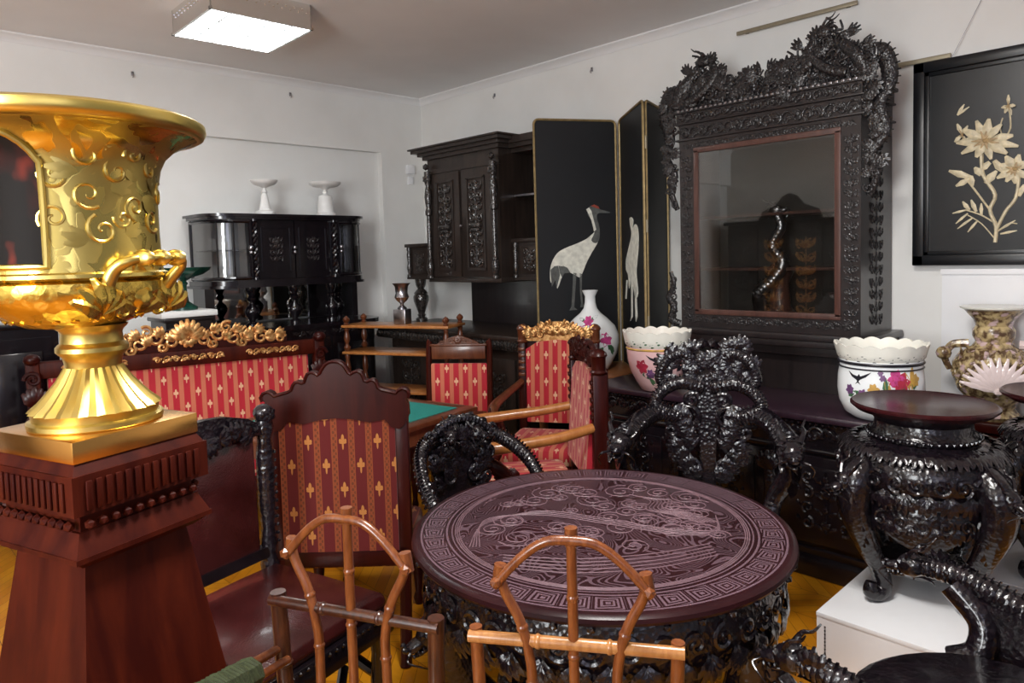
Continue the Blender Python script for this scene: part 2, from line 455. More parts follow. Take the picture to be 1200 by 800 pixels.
def tag(o, label, cat, group=None):
    o['label'] = label; o['category'] = cat
    if group: o['group'] = group
    return o
def thing(name, label, cat, loc=(0, 0, 0), rz=0, group=None):
    o = bpy.data.objects.new(name, None); COL.objects.link(o); o.empty_display_size = .05
    o.location = loc; o.rotation_euler = (0, 0, rz)
    return tag(o, label, cat, group)
def struct(name, bm, mat):
    o = obj(name, bm, mat); o['kind'] = 'structure'; return o
def dup(root, loc, rz, label, group=None):
    r = root.copy(); COL.objects.link(r); r.location = loc; r.rotation_euler = (0, 0, rz); r['label'] = label
    if group: r['group'] = group
    for ch in list(root.children):
        c = ch.copy(); COL.objects.link(c); c.parent = r
        for g in ch.children:
            d = g.copy(); COL.objects.link(d); d.parent = c
    return r
def face(dx, dy): return math.atan2(dx, -dy)
# frame on a surface of revolution: x tangential, y upwards, z outwards
def on_lathe(a, r, z, tilt=0):
    return RZ(a) @ T(r, 0, z) @ Matrix(((0, 0, 1, 0), (1, 0, 0, 0), (0, 1, 0, 0), (0, 0, 0, 1))) @ RX(-tilt)
FRONT = Matrix(((1, 0, 0, 0), (0, 0, -1, 0), (0, 1, 0, 0), (0, 0, 0, 1)))   # local x,y,z(out) -> x, z, -y
def decal(bm, poly, rfun, a0, z0, off=.0012, thick=.001):
    """flat motif laid on a surface of revolution; poly in metres (tangent, up)"""
    out = []; inn = []
    for x, y in poly:
        z = z0+y; r = rfun(z); a = a0+x/max(r, .02)
        out.append(bm.verts.new(((r+off)*math.cos(a), (r+off)*math.sin(a), z)))
        inn.append(bm.verts.new(((r-thick)*math.cos(a), (r-thick)*math.sin(a), z)))
    n = len(poly)
    bm.faces.new(out)
    for i in range(n):
        j = (i+1) % n; bm.faces.new((out[i], inn[i], inn[j], out[j]))
    return bm
def leafpoly(x, y, L, w, a):
    c, s = math.cos(a), math.sin(a)
    pts = [(0, 0), (L*.3, w), (L*.7, w*.8), (L, 0), (L*.7, -w*.8), (L*.3, -w)]
    return [(x+c*p-s*q, y+s*p+c*q) for p, q in pts]
def interp(prof):
    P = sorted(prof, key=lambda q: q[1])
    def f(z):
        for (r0, z0), (r1, z1) in zip(P, P[1:]):
            if z0 <= z <= z1: return r0+(r1-r0)*(z-z0)/max(z1-z0, 1e-9)
        return P[0][0] if z < P[0][1] else P[-1][0]
    return f
# ------------------------------------------------------------------ the setting
XW, YW, ZC = 4.27, 5.61, 3.12
bm = B(); bx(bm, -2.6, XW+.15, -2.4, YW+.3, -.1, 0); struct('floor', bm, 'parquet')
bm = B(); bx(bm, -2.6, XW+.15, -2.4, YW+.3, ZC, ZC+.1); struct('ceiling', bm, 'ceil')
bm = B(); bx(bm, XW, XW+.15, -2.4, YW+.3, 0, ZC); struct('wall_right', bm, 'wall')
bm = B()                                                        # back wall with a shallow recess on its left
bx(bm, -2.6, XW, YW, YW+.3, 2.585, ZC); bx(bm, 3.80, XW, YW, YW+.3, 0, 2.585); bx(bm, -2.6, 3.80, YW+.07, YW+.3, 0, 2.585)
struct('wall_back', bm, 'wall')
bm = B(); bx(bm, -2.75, -2.6, -2.4, YW+.3, 0, ZC); struct('wall_left', bm, 'wall')
def cornice(name, mt, L):
    bm = B(); prof = [(0, 0), (0, -.055), (.006, -.058), (.010, -.050), (.012, -.044), (.03, -.022), (.055, -.010), (.058, -.004), (.058, 0)]
    a = [bm.verts.new(mt @ Vector((0, -p, q))) for p, q in prof]; b = [bm.verts.new(mt @ Vector((L, -p, q))) for p, q in prof]
    bm.faces.new(a); bm.faces.new(b[::-1])
    for i in range(len(prof)):
        j = (i+1) % len(prof); bm.faces.new((a[i], b[i], b[j], a[j]))
    struct(name, bm, 'ceil')
cornice('trim_1', T(-2.6, YW, ZC), XW+2.6)
cornice('trim_2', T(XW, YW, ZC) @ RZ(-PI/2), YW+2.4)
bm = B(); bx(bm, XW-.022, XW, -2.4, YW, 0, .09); bx(bm, XW-.028, XW, -2.4, YW, 0, .02); struct('baseboard_right', bm, 'whitewood')
bm = B(); bx(bm, -2.6, 3.80, YW+.048, YW+.07, 0, .09); bx(bm, 3.80, XW-.028, YW-.022, YW, 0, .09); struct('baseboard_back', bm, 'whitewood')
# white boxed panel below the framed picture
bm = B(); bx(bm, XW-.045, XW, -1.2, 1.118, 0, 1.465); bx(bm, XW-.055, XW-.045, -1.2, 1.122, 1.44, 1.468); struct('trim_3', bm, 'whitewood')
# ------------------------------------------------------------------ ceiling lamp
lampc = Vector((1.905, 4.225, ZC))
t = thing('ceiling_light', 'square mirror-chrome fluorescent light with lit louvre grid on the ceiling', 'ceiling light', lampc, R(-1))
h, hz = .297, .14
bm = B()
for a in range(4):
    bx(bm, -h, h, -h, -h+.006, -hz, 0, RZ(a*PI/2))
    for k in range(22): ball(bm, (-h+.03+k*.0255, -h-.001, -hz*.25-(k % 2)*.02), .006, RZ(a*PI/2), 1)
obj('housing', bm, 'chrome', t)
bm = B()
for a in range(4): bx(bm, -h-.008, h+.008, -h-.008, -h+.008, -hz-.008, -hz+.006, RZ(a*PI/2))
obj('rim', bm, 'chrome', t)
bm = B(); bx(bm, -h+.01, h-.01, -h+.01, h-.01, -hz+.025, -hz+.03); obj('diffuser', bm, 'lamp', t)
bm = B()
for k in range(1, 5):
    q = -h+2*h*k/5
    for s in (-1, 1): bx(bm, -h+.006, h-.006, q-.005, q+.005, -hz-.004, -hz+.022); bx(bm, q-.005, q+.005, -h+.006, h-.006, -hz-.004, -hz+.022)
obj('louvre', bm, 'chrome', t)
# cabinet along the left wall, seen reflected in the glass of the dragon cabinet
t = thing('wall_cabinet', 'tall dark cabinet on the left wall, reflected in the glazed door', 'cabinet', (-2.57, 4.45, 0), PI/2)
bm = B(); bx(bm, -.95, .95, -.45, 0, .08, 1.95); bx(bm, -.98, .98, -.48, 0, 0, .10, I4, .01); obj('body', bm, 'hutch', t)
bm = B(); bx(bm, -1.0, 1.0, -.50, 0, 1.95, 2.0, I4, .01); prism(bm, [(-.45, 2.0), (-.40, 2.12), (-.2, 2.2), (-.1, 2.32), (0, 2.36), (.1, 2.32), (.2, 2.2), (.40, 2.12), (.45, 2.0)], .05, T(0, -.48, 0)); obj('crest', bm, 'hutch', t)
for s in (-1.5, -.5, .5, 1.5):
    bm = B(); bx(bm, s*.46-.21, s*.46+.21, -.47, -.45, .18, 1.88, I4, .006); d = obj('door', bm, 'hutch', t)
    bm = B(); panel_carving(bm, T(s*.46, -.472, 1.1) @ FRONT, .30, 1.3, 7, 9, .010); obj('carving', bm, 'gilt' if abs(s) < 1 else 'hutchc', d)
# hooks, rods and thermostat on the walls
def rod(x0, y0, x1, y1, z, label):
    t = thing('picture_rail', label, 'picture rail', ((x0+x1)/2, (y0+y1)/2, z))
    bm = B(); bx(bm, -abs(x1-x0)/2-.006, abs(x1-x0)/2+.006, -abs(y1-y0)/2, abs(y1-y0)/2, -.012, .012, I4, .003); obj('bar', bm, 'rod', t)
    for s in (-.42, .42):
        bm = B(); bx(bm, 0, .03, s*(y1-y0)-.01, s*(y1-y0)+.01, -.008, .008); obj('bracket', bm, 'rod', t)
    return t
rod(XW-.03, 1.55, XW-.03, 2.28, 2.953, 'dull brass hanging rail high on the right wall above the carved cabinet')
rod(XW-.03, 1.09, XW-.03, 1.40, 2.565, 'short dull rail end between the carved cabinet and the framed flower picture')
for i, (p, lb) in enumerate((((155, 88), 'tiny grey wall hook above the gold urn, nearest the left edge'), ((340, 112), 'tiny grey wall hook high on the back wall, between urn and corner'))):
    c = at(p[0], p[1], y=YW); t = thing('wall_hook', lb, 'hook', c)
    bm = B(); box(bm, 0, -.004, .01, .018, .008, .03, I4, .002); obj('plate', bm, 'silvered', t)
    bm = B(); tube(bm, smooth([(0, -.006, .012), (0, -.02, .0), (0, -.024, -.012), (0, -.012, -.018)], 4), .003, 6); obj('prong', bm, 'silvered', t)
for p, lb in (((580, 113), 'tiny grey wall hook on the right wall above the corner cabinet'), ((694, 83), 'tiny grey wall hook on the right wall above the folding screen')):
    c = at(p[0], p[1], x=XW); t = thing('wall_hook', lb, 'hook', c, -PI/2)
    bm = B(); box(bm, 0, -.004, .01, .018, .008, .03, I4, .002); obj('plate', bm, 'silvered', t)
    bm = B(); tube(bm, smooth([(0, -.006, .012), (0, -.02, .0), (0, -.024, -.012), (0, -.012, -.018)], 4), .003, 6); obj('prong', bm, 'silvered', t)
t = thing('wall_sensor', 'small white two-part box on the back wall beside the corner', 'sensor', (4.11, YW, 2.40))
bm = B(); box(bm, 0, -.018, .045, .085, .036, .085, I4, .006); obj('housing', bm, 'whitewood', t)
bm = B(); box(bm, 0, -.012, -.06, .06, .024, .08, I4, .006); obj('switch', bm, 'whitewood', t)
# ------------------------------------------------------------------ black glazed sideboard on the back wall
def turned(bm, prof, mt, seg=16): return lathe(bm, prof, seg, mt)
BAL = [(.045, 0), (.045, .02), (.02, .035), (.026, .05), (.05, .09), (.055, .115), (.045, .14), (.02, .165), (.018, .18), (.03, .2), (.032, .215), (.022, .23), (.03, .25), (.04, .27), (.04, .30)]
t = thing('display_sideboard', 'black sideboard with glazed bowed ends and twisted columns against the back wall', 'sideboard', (2.69, 5.40, 0))
def bowed(w, d, rr=.20, n=8):
    pts = [(-w/2, d/2)]
    for k in range(n+1):
        a = PI+PI/2*k/n; pts.append((-w/2+rr+rr*math.cos(a), -d/2+rr+rr*math.sin(a)))
    for k in range(n+1):
        a = 1.5*PI+PI/2*k/n; pts.append((w/2-rr+rr*math.cos(a), -d/2+rr+rr*math.sin(a)))
    pts.append((w/2, d/2)); return pts
bm = B(); plate(bm, bowed(1.34, .44), 1.925, 1.945); plate(bm, bowed(1.38, .47), 1.945, 1.965); obj('cornice', bm, 'black', t)
bm = B(); plate(bm, bowed(1.34, .44), 1.43, 1.47); plate(bm, bowed(1.37, .46), 1.415, 1.435); obj('lower_moulding', bm, 'black', t)
bm = B(); bx(bm, -.65, .65, .19, .21, 1.47, 1.925); bx(bm, -.345, -.325, -.18, .19, 1.47, 1.925); bx(bm, .325, .345, -.18, .19, 1.47, 1.925); bx(bm, -.325, .325, -.17, -.15, 1.47, 1.925)
obj('carcass', bm, 'black', t)
bm = B(); bx(bm, -.645, -.345, .182, .19, 1.47, 1.925); obj('back_lining', bm, 'whitewood', t)
bm = B(); bx(bm, -.62, -.35, -.16, .18, 1.69, 1.70); obj('shelf', bm, 'glass', t)
for s in (-1, 1):
    pts = [(-.655, .18), (-.655, -.02)]+[(-.455+.2*math.cos(PI+PI/2*k/8), -.02+.2*math.sin(PI+PI/2*k/8)) for k in range(1, 9)]+[(-.37, -.22)]
    bm = B()
    for zz in (1.475, 1.895):
        for (p, q) in zip(pts, pts[1:]): tube(bm, [(s*-p[0] if s > 0 else p[0], p[1], zz+.012), (s*-q[0] if s > 0 else q[0], q[1], zz+.012)], .014, 6)
    for k in (0, 5, 8, 10):
        p = pts[k]; tube(bm, [(-s*p[0] if s > 0 else p[0], p[1], 1.475), (-s*p[0] if s > 0 else p[0], p[1], 1.92)], .013 if k in (0, 10) else .007, 6)
    dr = obj('glazed_door', bm, 'black', t)
    bm = B(); a = [bm.verts.new(((-p[0] if s > 0 else p[0]), p[1], 1.48)) for p in pts]; b = [bm.verts.new(((-p[0] if s > 0 else p[0]), p[1], 1.91)) for p in pts]
    for i in range(len(pts)-1): bm.faces.new((a[i], a[i+1], b[i+1], b[i]))
    obj('pane', bm, 'glass', dr)
    bm = B(); ball(bm, (s*.38, -.245, 1.71), .02, I4, 2); ball(bm, (s*.38, -.245, 1.675), .016, I4, 2); obj('knob', bm, 'silvered', dr)
for s in (-1, 1):
    bm = B(); x0 = s*.155
    bx(bm, x0-.15, x0+.15, -.19, -.17, 1.475, 1.92); bx(bm, x0-.115, x0+.115, -.198, -.188, 1.53, 1.535); bx(bm, x0-.115, x0+.115, -.198, -.188, 1.86, 1.865)
    for q in (-.115, .115): bx(bm, x0+q-.003, x0+q+.003, -.198, -.188, 1.53, 1.865)
    d = obj('door', bm, 'black', t)
    bm = B(); mt = T(x0, -.19, 1.70) @ FRONT; panel_carving(bm, mt, .13, .19, 4, 3+s, .004); rosette(bm, mt @ T(0, .06, 0), .03, 7); obj('carving', bm, 'cabplain', d)
bm = B(); ball(bm, (-.008, -.205, 1.71), .017); ball(bm, (-.008, -.205, 1.675), .014); obj('knob', bm, 'silvered', t)
for s in (-1, 1):
    bm = B()
    for ph in (0, 2*PI/3, 4*PI/3):
        tube(bm, [(s*.335+.014*math.cos(ph+k*.55), -.215+.014*math.sin(ph+k*.55), 1.50+k*.0115) for k in range(36)], .012, 6)
    lathe(bm, [(.026, 1.47), (.026, 1.49), (.018, 1.50)], 12, T(s*.335, -.215, 0)); lathe(bm, [(.018, 1.90), (.026, 1.91), (.026, 1.925)], 12, T(s*.335, -.215, 0))
    obj('twisted_column', bm, 'black', t)
bm = B(); bx(bm, -.58, .30, .20, .21, 1.13, 1.42); obj('back_mirror', bm, 'mirror', t)
bm = B(); bx(bm, .30, .62, .19, .21, 1.12, 1.42); bx(bm, .60, .65, -.02, .21, 1.12, 1.42); obj('gallery_side', bm, 'black', t)
bm = B(); bx(bm, -.65, -.58, -.02, .21, 1.12, 1.42); obj('gallery_side', bm, 'black', t)
for x0, y0 in ((-.33, -.10), (0, -.14), (.33, -.14), (.46, -.02)):
    bm = B(); turned(bm, BAL, T(x0, y0, 1.115)); obj('baluster', bm, 'black', t)
bm = B(); plate(bm, bowed(1.42, .62), 1.085, 1.118, T(0, -.08, 0)); obj('counter', bm, 'black', t)
bm = B(); plate(bm, bowed(1.36, .56), .06, 1.085, T(0, -.08, 0)); plate(bm, bowed(1.42, .60), 0, .07, T(0, -.08, 0)); obj('base', bm, 'black', t)
for s in (-1, 0, 1):
    bm = B(); bx(bm, s*.34-.15, s*.34+.15, -.375, -.358, .15, 1.0); bx(bm, s*.34-.11, s*.34+.11, -.385, -.372, .2, .95, I4, .006); obj('base_door', bm, 'black', t)
    bm = B(); frieze_carving(bm, T(s*.34, -.362, 1.045) @ FRONT, .28, .05, 5); obj('drawer_carving', bm, 'cabplain', t)
# two white tazzas
TAZ = [(.0, .0), (.075, 0), (.078, .03), (.045, .045), (.03, .12), (.024, .16), (.018, .175), (.024, .185), (.016, .2), (.014, .215), (.03, .225), (.075, .24), (.098, .258), (.105, .275), (.095, .272), (.03, .248), (0, .246)]
t = thing('marble_tazza', 'smaller white footed dish on the black sideboard, further from the corner', 'tazza', (2.54, 5.38, 1.966), 0, 'white footed dishes on the sideboard')
bm = B(); lathe(bm, TAZ[:10], 28); obj('stand', bm, 'marble', t); bm = B(); lathe(bm, TAZ[9:], 32); obj('dish', bm, 'marble', t)
t = thing('marble_tazza', 'wider white footed dish with conical base on the black sideboard, nearer the corner', 'tazza', (3.07, 5.38, 1.966), 0, 'white footed dishes on the sideboard')
bm = B(); lathe(bm, [(0, 0), (.085, 0), (.088, .025), (.07, .035), (.062, .12), (.055, .17), (.025, .185), (.018, .195), (.024, .205), (.015, .22)], 28); obj('stand', bm, 'marble', t)
bm = B(); lathe(bm, [(.015, .22), (.035, .238), (.10, .25), (.125, .268), (.132, .285), (.12, .28), (.04, .258), (0, .256)], 32); obj('dish', bm, 'marble', t)
# green tazza on its pedestal behind the urn
t = thing('pedestal_cabinet', 'dark low pedestal with a white slab top behind the gold urn', 'pedestal', (1.785, 5.16, 0))
bm = B(); box(bm, 0, 0, .66, .30, .30, 1.16); box(bm, 0, 0, .04, .36, .36, .08, I4, .01); box(bm, 0, 0, 1.23, .34, .34, .03, I4, .008); bx(bm, -.10, .10, -.158, -.148, .2, 1.1, I4, .006); obj('body', bm, 'cabplain', t)
bm = B(); box(bm, 0, 0, 1.265, .37, .37, .04, I4, .006); obj('slab', bm, 'marble', t)
t = thing('malachite_tazza', 'dark green footed bowl on the white slab behind the gold urn', 'tazza', (1.815, 5.16, 1.285))
bm = B(); lathe(bm, [(0, 0), (.085, 0), (.085, .02), (.06, .035), (.03, .06), (.022, .12), (.02, .17), (.03, .185), (.018, .2)], 28); obj('stem', bm, 'gmarble', t)
bm = B(); lathe(bm, [(.018, .2), (.06, .225), (.13, .245), (.175, .275), (.185, .295), (.165, .29), (.05, .25), (0, .245)], 32); obj('bowl', bm, 'gmarble', t)
# dark cabinet behind the urn
t = thing('low_cabinet', 'low black cabinet behind the gold urn at the left edge', 'cabinet', (.62, 5.35, 0))
bm = B(); bx(bm, -.42, .42, -.22, .2, .06, 1.24); bx(bm, -.44, .44, -.24, .2, 0, .07); obj('body', bm, 'black', t)
bm = B(); bx(bm, -.45, .45, -.25, .21, 1.24, 1.275, I4, .008); obj('top', bm, 'black', t)
for s in (-1, 1):
    bm = B(); bx(bm, s*.2-.18, s*.2+.18, -.238, -.22, .12, 1.18); bx(bm, s*.2-.13, s*.2+.13, -.246, -.236, .2, 1.1, I4, .008); d = obj('door', bm, 'black', t)
    bm = B(); ball(bm, (s*.045, -.25, .7), .014); obj('knob', bm, 'brass', d)
# ------------------------------------------------------------------ corner hutch on the right wall
TH = thing('carved_hutch', 'dark oak hutch with two carved doors and side cupboards, behind the crane screen', 'hutch', (4.25, 4.42, 0), -PI/2)
# local: x to the right (towards the camera side), -y out of the wall, wall at y=0
t = TH
bm = B(); bx(bm, -.44, .44, -.50, 0, 1.41, 2.42); obj('upper_body', bm, 'hutch', t)
bm = B(); bx(bm, -.47, .47, -.53, 0, 2.42, 2.45); bx(bm, -.50, .50, -.56, 0, 2.45, 2.475); bx(bm, -.54, .54, -.60, 0, 2.475, 2.50); bx(bm, -.56, .56, -.62, 0, 2.50, 2.515, I4, .004)
obj('cornice', bm, 'hutch', t)
bm = B(); bx(bm, -.45, .45, -.515, 0, 1.395, 1.43, I4, .004); obj('moulding', bm, 'hutch', t)
bm = B(); bx(bm, -.45, .45, -.51, -.49, 2.30, 2.33); obj('moulding', bm, 'hutch', t)
for s in (-1, 1):
    bm = B(); x0 = s*.19
    bx(bm, x0-.175, x0+.175, -.52, -.50, 1.44, 2.29, I4, .003)
    d = obj('door', bm, 'hutch', t)
    bm = B()
    for q in (-.10, .10): bx(bm, x0+q-.008, x0+q+.008, -.532, -.518, 1.50, 2.22)
    for q in (1.50, 2.22): bx(bm, x0-.108, x0+.108, -.532, -.518, q-.008, q+.008)
    obj('panel_frame', bm, 'hutch', d)
    bm = B(); mt = T(x0, -.522, 1.86) @ FRONT
    panel_carving(bm, mt @ T(0, .17, .004), .18, .33, 4, 8, .010); panel_carving(bm, mt @ T(0, -.19, .004), .18, .30, 4, 5, .010)
    bx(bm, x0-.07, x0+.07, -.555, -.52, 1.825, 1.865, I4, .01); bx(bm, x0-.05, x0+.05, -.548, -.52, 1.795, 1.825, I4, .008)
    obj('carving', bm, 'hutchc', d)
bm = B(); ball(bm, (.008, -.53, 1.85), .012); obj('knob', bm, 'silvered', t)
COLM = [(.026, 0), (.026, .02), (.018, .03), (.028, .06), (.032, .10), (.022, .14), (.026, .15), (.018, .17), (.020, .34), (.018, .52), (.028, .53), (.030, .56), (.020, .59), (.028, .63), (.033, .68), (.026, .74), (.018, .77), (.026, .79), (.030, .84), (.030, .89)]
for s in (-1, 1):
    bm = B(); lathe(bm, COLM, 14, T(s*.405, -.53, 1.43)); rosette(bm, T(s*.405, -.555, 2.26) @ FRONT, .035, 6); ball(bm, (s*.405, -.545, 2.36), .03, I4, 1); obj('turned_column', bm, 'hutchc', t)
# right wing: open niche above a carved cupboard
bm = B(); bx(bm, .44, .82, -.03, 0, 1.41, 2.42); bx(bm, .79, .82, -.36, -.03, 1.41, 2.42); bx(bm, .44, .82, -.36, -.03, 2.39, 2.42); obj('niche', bm, 'hutch', t)
bm = B(); bx(bm, .44, .79, -.34, -.03, 2.055, 2.07); obj('niche_shelf', bm, 'silvered', t)
bm = B(); bx(bm, .46, .90, -.42, 0, 2.42, 2.45); bx(bm, .50, .93, -.45, 0, 2.45, 2.50); obj('wing_cornice', bm, 'hutch', t)
def cupboard(x0, x1, z0, z1, label=None):
    bm = B(); bx(bm, x0, x1, -.36, 0, z0, z1); bx(bm, x0-.02, x1+.02, -.39, 0, z1, z1+.03, I4, .005); bx(bm, x0-.01, x1+.01, -.375, 0, z0-.02, z0); c = obj('side_cupboard', bm, 'hutch', t)
    xm = (x0+x1)/2; w = x1-x0
    bm = B(); bx(bm, xm-w*.28, xm+w*.28, -.375, -.355, z0+.03, z1-.03, I4, .004); d = obj('door', bm, 'hutch', c)
    bm = B(); panel_carving(bm, T(xm, -.377, (z0+z1)/2) @ FRONT, w*.42, (z1-z0)*.62, 3, 4, .005); rosette(bm, T(xm, -.377, (z0+z1)/2) @ FRONT, .045, 8); obj('carving', bm, 'hutchc', d)
    for q in (x0+.03, x1-.03):
        bm = B(); lathe(bm, [(.022, 0), (.022, .02), (.014, .03), (.024, .08), (.016, .13), (.022, .2), (.014, .25), (.022, z1-z0-.03), (.022, z1-z0)], 12, T(q, -.375, z0)); obj('turned_column', bm, 'hutchc', c)
cupboard(.44, .80, 1.43, 1.70); cupboard(-.95, -.56, 1.43, 1.70)
bm = B(); bx(bm, -.56, -.44, -.30, 0, 1.43, 1.70); obj('wing_panel', bm, 'hutch', t)
for x0 in (-.86, .76):
    bm = B(); lathe(bm, [(.055, 0), (.055, .03), (.03, .045), (.04, .06), (.03, .075), (.045, .12), (.07, .19), (.072, .23), (.06, .25), (.065, .26), (.05, .28), (.03, .30), (.045, .33), (.05, .36), (.055, .39)], 18, T(x0, -.30, 1.02)); obj('baluster', bm, 'hutchc', t)
bm = B(); bx(bm, -.44, .44, -.05, 0, 1.02, 1.41); obj('lower_back', bm, 'cabplain', t)
bm = B(); bx(bm, -1.0, .86, -.72, 0, .985, 1.02, I4, .008); obj('counter', bm, 'hutch', t)
bm = B()
for k in range(48): ball(bm, (-.975+k*.0386, -.70, .945), .024, I4, 1, (.7, 1, 1.5))
bx(bm, -.98, .84, -.70, 0, .91, .985); obj('gadroon_edge', bm, 'hutchc', t)
bm = B(); bx(bm, -.82, .82, -.66, 0, .10, .91); bx(bm, -.85, .85, -.69, 0, 0, .10, I4, .008); obj('base', bm, 'hutch', t)
for k in (-1, 0, 1):
    bm = B(); bx(bm, k*.52-.22, k*.52+.22, -.68, -.66, .16, .84, I4, .005); d = obj('base_door', bm, 'hutch', t)
    bm = B(); panel_carving(bm, T(k*.52, -.682, .5) @ FRONT, .3, .5, 5, 6+k, .007); obj('carving', bm, 'hutchc', d)
# ------------------------------------------------------------------ brown table and folding screen
t = thing('side_table', 'brown wooden side table carrying the folding screen, between hutch and black buffet', 'table', (3.91, 3.19, 0))
bm = B(); bx(bm, -.34, .34, -.345, .345, .765, .80, I4, .008); obj('tabletop', bm, 'brown', t)
bm = B(); bx(bm, -.30, .30, -.31, .31, .66, .765); obj('apron', bm, 'brown', t)
for sx in (-1, 1):
    for sy in (-1, 1):
        bm = B(); lathe(bm, [(.022, 0), (.03, .03), (.02, .06), (.028, .3), (.034, .45), (.022, .5), (.034, .54), (.034, .66)], 12, T(sx*.27, sy*.28, 0)); obj('leg', bm, 'brown', t)
SB, STOP = .802, 2.548
scr = thing('folding_screen', 'black folding screen with white embroidered cranes beside the carved cabinet', 'folding screen', (3.76, 2.66, SB))
def px_on(p0, p1, pts):
    """pixels -> (u, z) on the upright plane through p0, p1"""
    u = Vector((p1[0]-p0[0], p1[1]-p0[1], 0)); L = u.length; u.normalize(); n = Vector((u.y, -u.x, 0)); o = Vector((p0[0], p0[1], 0)); out = []
    for px, py in pts:
        r = at(px, py, d=1)-Vector((0, 0, HCAM)); k = (o-Vector((0, 0, HCAM))).dot(n)/r.dot(n)
        q = Vector((0, 0, HCAM))+r*k; out.append(((q-o).dot(u), q.z-SB))
    return out
def z4(pts): return [(440+x/2.5, 120+y/2.5) for x, y in pts]
def screen_panel(p0, p1):
    u = Vector((p1[0]-p0[0], p1[1]-p0[1], 0)); L = u.length; a = math.atan2(u.y, u.x)
    mt = T(p0[0]-3.76, p0[1]-2.66, 0) @ RZ(a); H = STOP-SB
    bm = B(); rr = .035
    pts = [(0.0, 0), (L, 0), (L, H-rr)]+[(L-rr+rr*math.cos(k*PI/8), H-rr+rr*math.sin(k*PI/8)) for k in range(1, 4)]+[(L-rr, H), (rr, H)]+[(rr+rr*math.cos(PI/2+k*PI/8), H-rr+rr*math.sin(PI/2+k*PI/8)) for k in range(1, 4)]+[(0, H-rr)]
    prism(bm, pts, .026, mt); p = obj('panel', bm, 'silk', scr)
    bm = B(); tube(bm, [(x, -.002, z) for x, z in pts], .009, 6, mt, closed=True); obj('border', bm, 'goldline', p)
    for zz in (H*.2, H*.55, H*.85):
        bm = B(); tube(bm, [(L+.006, .013, zz-.04), (L+.006, .013, zz+.04)], .008, 8, mt); obj('hinge', bm, 'rod', p)
    return p, mt
A0, A1 = (3.656, 3.513), (4.185, 3.205); B0, B1 = (4.195, 3.175), (3.76, 2.66); C0, C1 = (3.775, 2.655), (4.225, 2.80)
def paint(bm, pts, mt, y=-.003):
    if len(pts) > 8: q = smooth([(x, z, 0) for x, z in pts]+[(pts[0][0], pts[0][1], 0)], 3)[:-1]; pts = [(v.x, v.y) for v in q]
    prism(bm, pts, .004, mt @ T(0, y-.0, 0)); return bm
p, mt = screen_panel(A0, A1)
bm = B(); paint(bm, px_on(A0, A1, z4([(643, 378), (652, 405), (635, 437), (620, 465), (607, 497), (598, 512), (580, 503), (560, 495), (548, 506), (533, 545), (529, 520), (514, 528), (511, 500), (516, 470), (532, 442), (555, 427), (590, 413), (617, 400), (632, 388)])), mt); obj('crane_body', bm, 'crane', p)
bm = B(); paint(bm, px_on(A0, A1, z4([(620, 312), (630, 303), (645, 303), (655, 312), (683, 320), (684, 324), (655, 324), (648, 336), (656, 368), (655, 400), (645, 412), (632, 404), (640, 385), (643, 366), (634, 345), (622, 330)])), mt, -.004); obj('crane_neck', bm, 'cranegrey', p)
bm = B(); paint(bm, px_on(A0, A1, z4([(630, 303), (640, 299), (652, 304), (656, 312), (644, 309)])), mt, -.0065); obj('crane_crown', bm, 'cranered', p)
bm = B(); paint(bm, px_on(A0, A1, z4([(617, 313), (625, 308), (632, 318), (640, 350), (646, 372), (640, 378), (632, 345)])), mt, -.006); obj('nape', bm, 'crane', p)
bm = B()
for q in ([(512, 490), (522, 482), (526, 520), (516, 540)], [(522, 480), (535, 478), (540, 505), (530, 545), (526, 515)], [(536, 478), (548, 480), (556, 496), (546, 512), (540, 500)], [(548, 478), (562, 484), (570, 498), (556, 500)]): paint(bm, px_on(A0, A1, z4(q)), mt, -.0055)
obj('tail_plume', bm, 'cranegrey', p)
for q in ([(579, 498), (589, 500), (585, 555), (582, 600), (592, 607), (568, 609), (574, 598), (577, 550)], [(598, 500), (605, 502), (604, 550), (608, 590), (618, 598), (600, 600), (602, 588), (599, 550)]):
    bm = B(); paint(bm, px_on(A0, A1, z4(q)), mt); obj('crane_leg', bm, 'cranegrey', p)
p, mt = screen_panel(B0, B1)
bm = B(); paint(bm, px_on(B0, B1, z4([(745, 340), (750, 336), (756, 345), (754, 368), (762, 356), (770, 372), (771, 420), (767, 470), (765, 500), (770, 560), (762, 572), (757, 545), (750, 520), (744, 545), (741, 505), (735, 490), (735, 460), (744, 420), (751, 385), (747, 360)])), mt); obj('crane_body', bm, 'crane', p)
for q in ([(750, 520), (754, 520), (754, 628), (748, 640), (750, 625)], [(760, 540), (764, 540), (768, 628), (764, 642), (762, 625)], [(736, 520), (739, 520), (736, 575), (733, 575)]):
    bm = B(); paint(bm, px_on(B0, B1, z4(q)), mt); obj('crane_leg', bm, 'crane', p)
screen_panel(C0, C1)
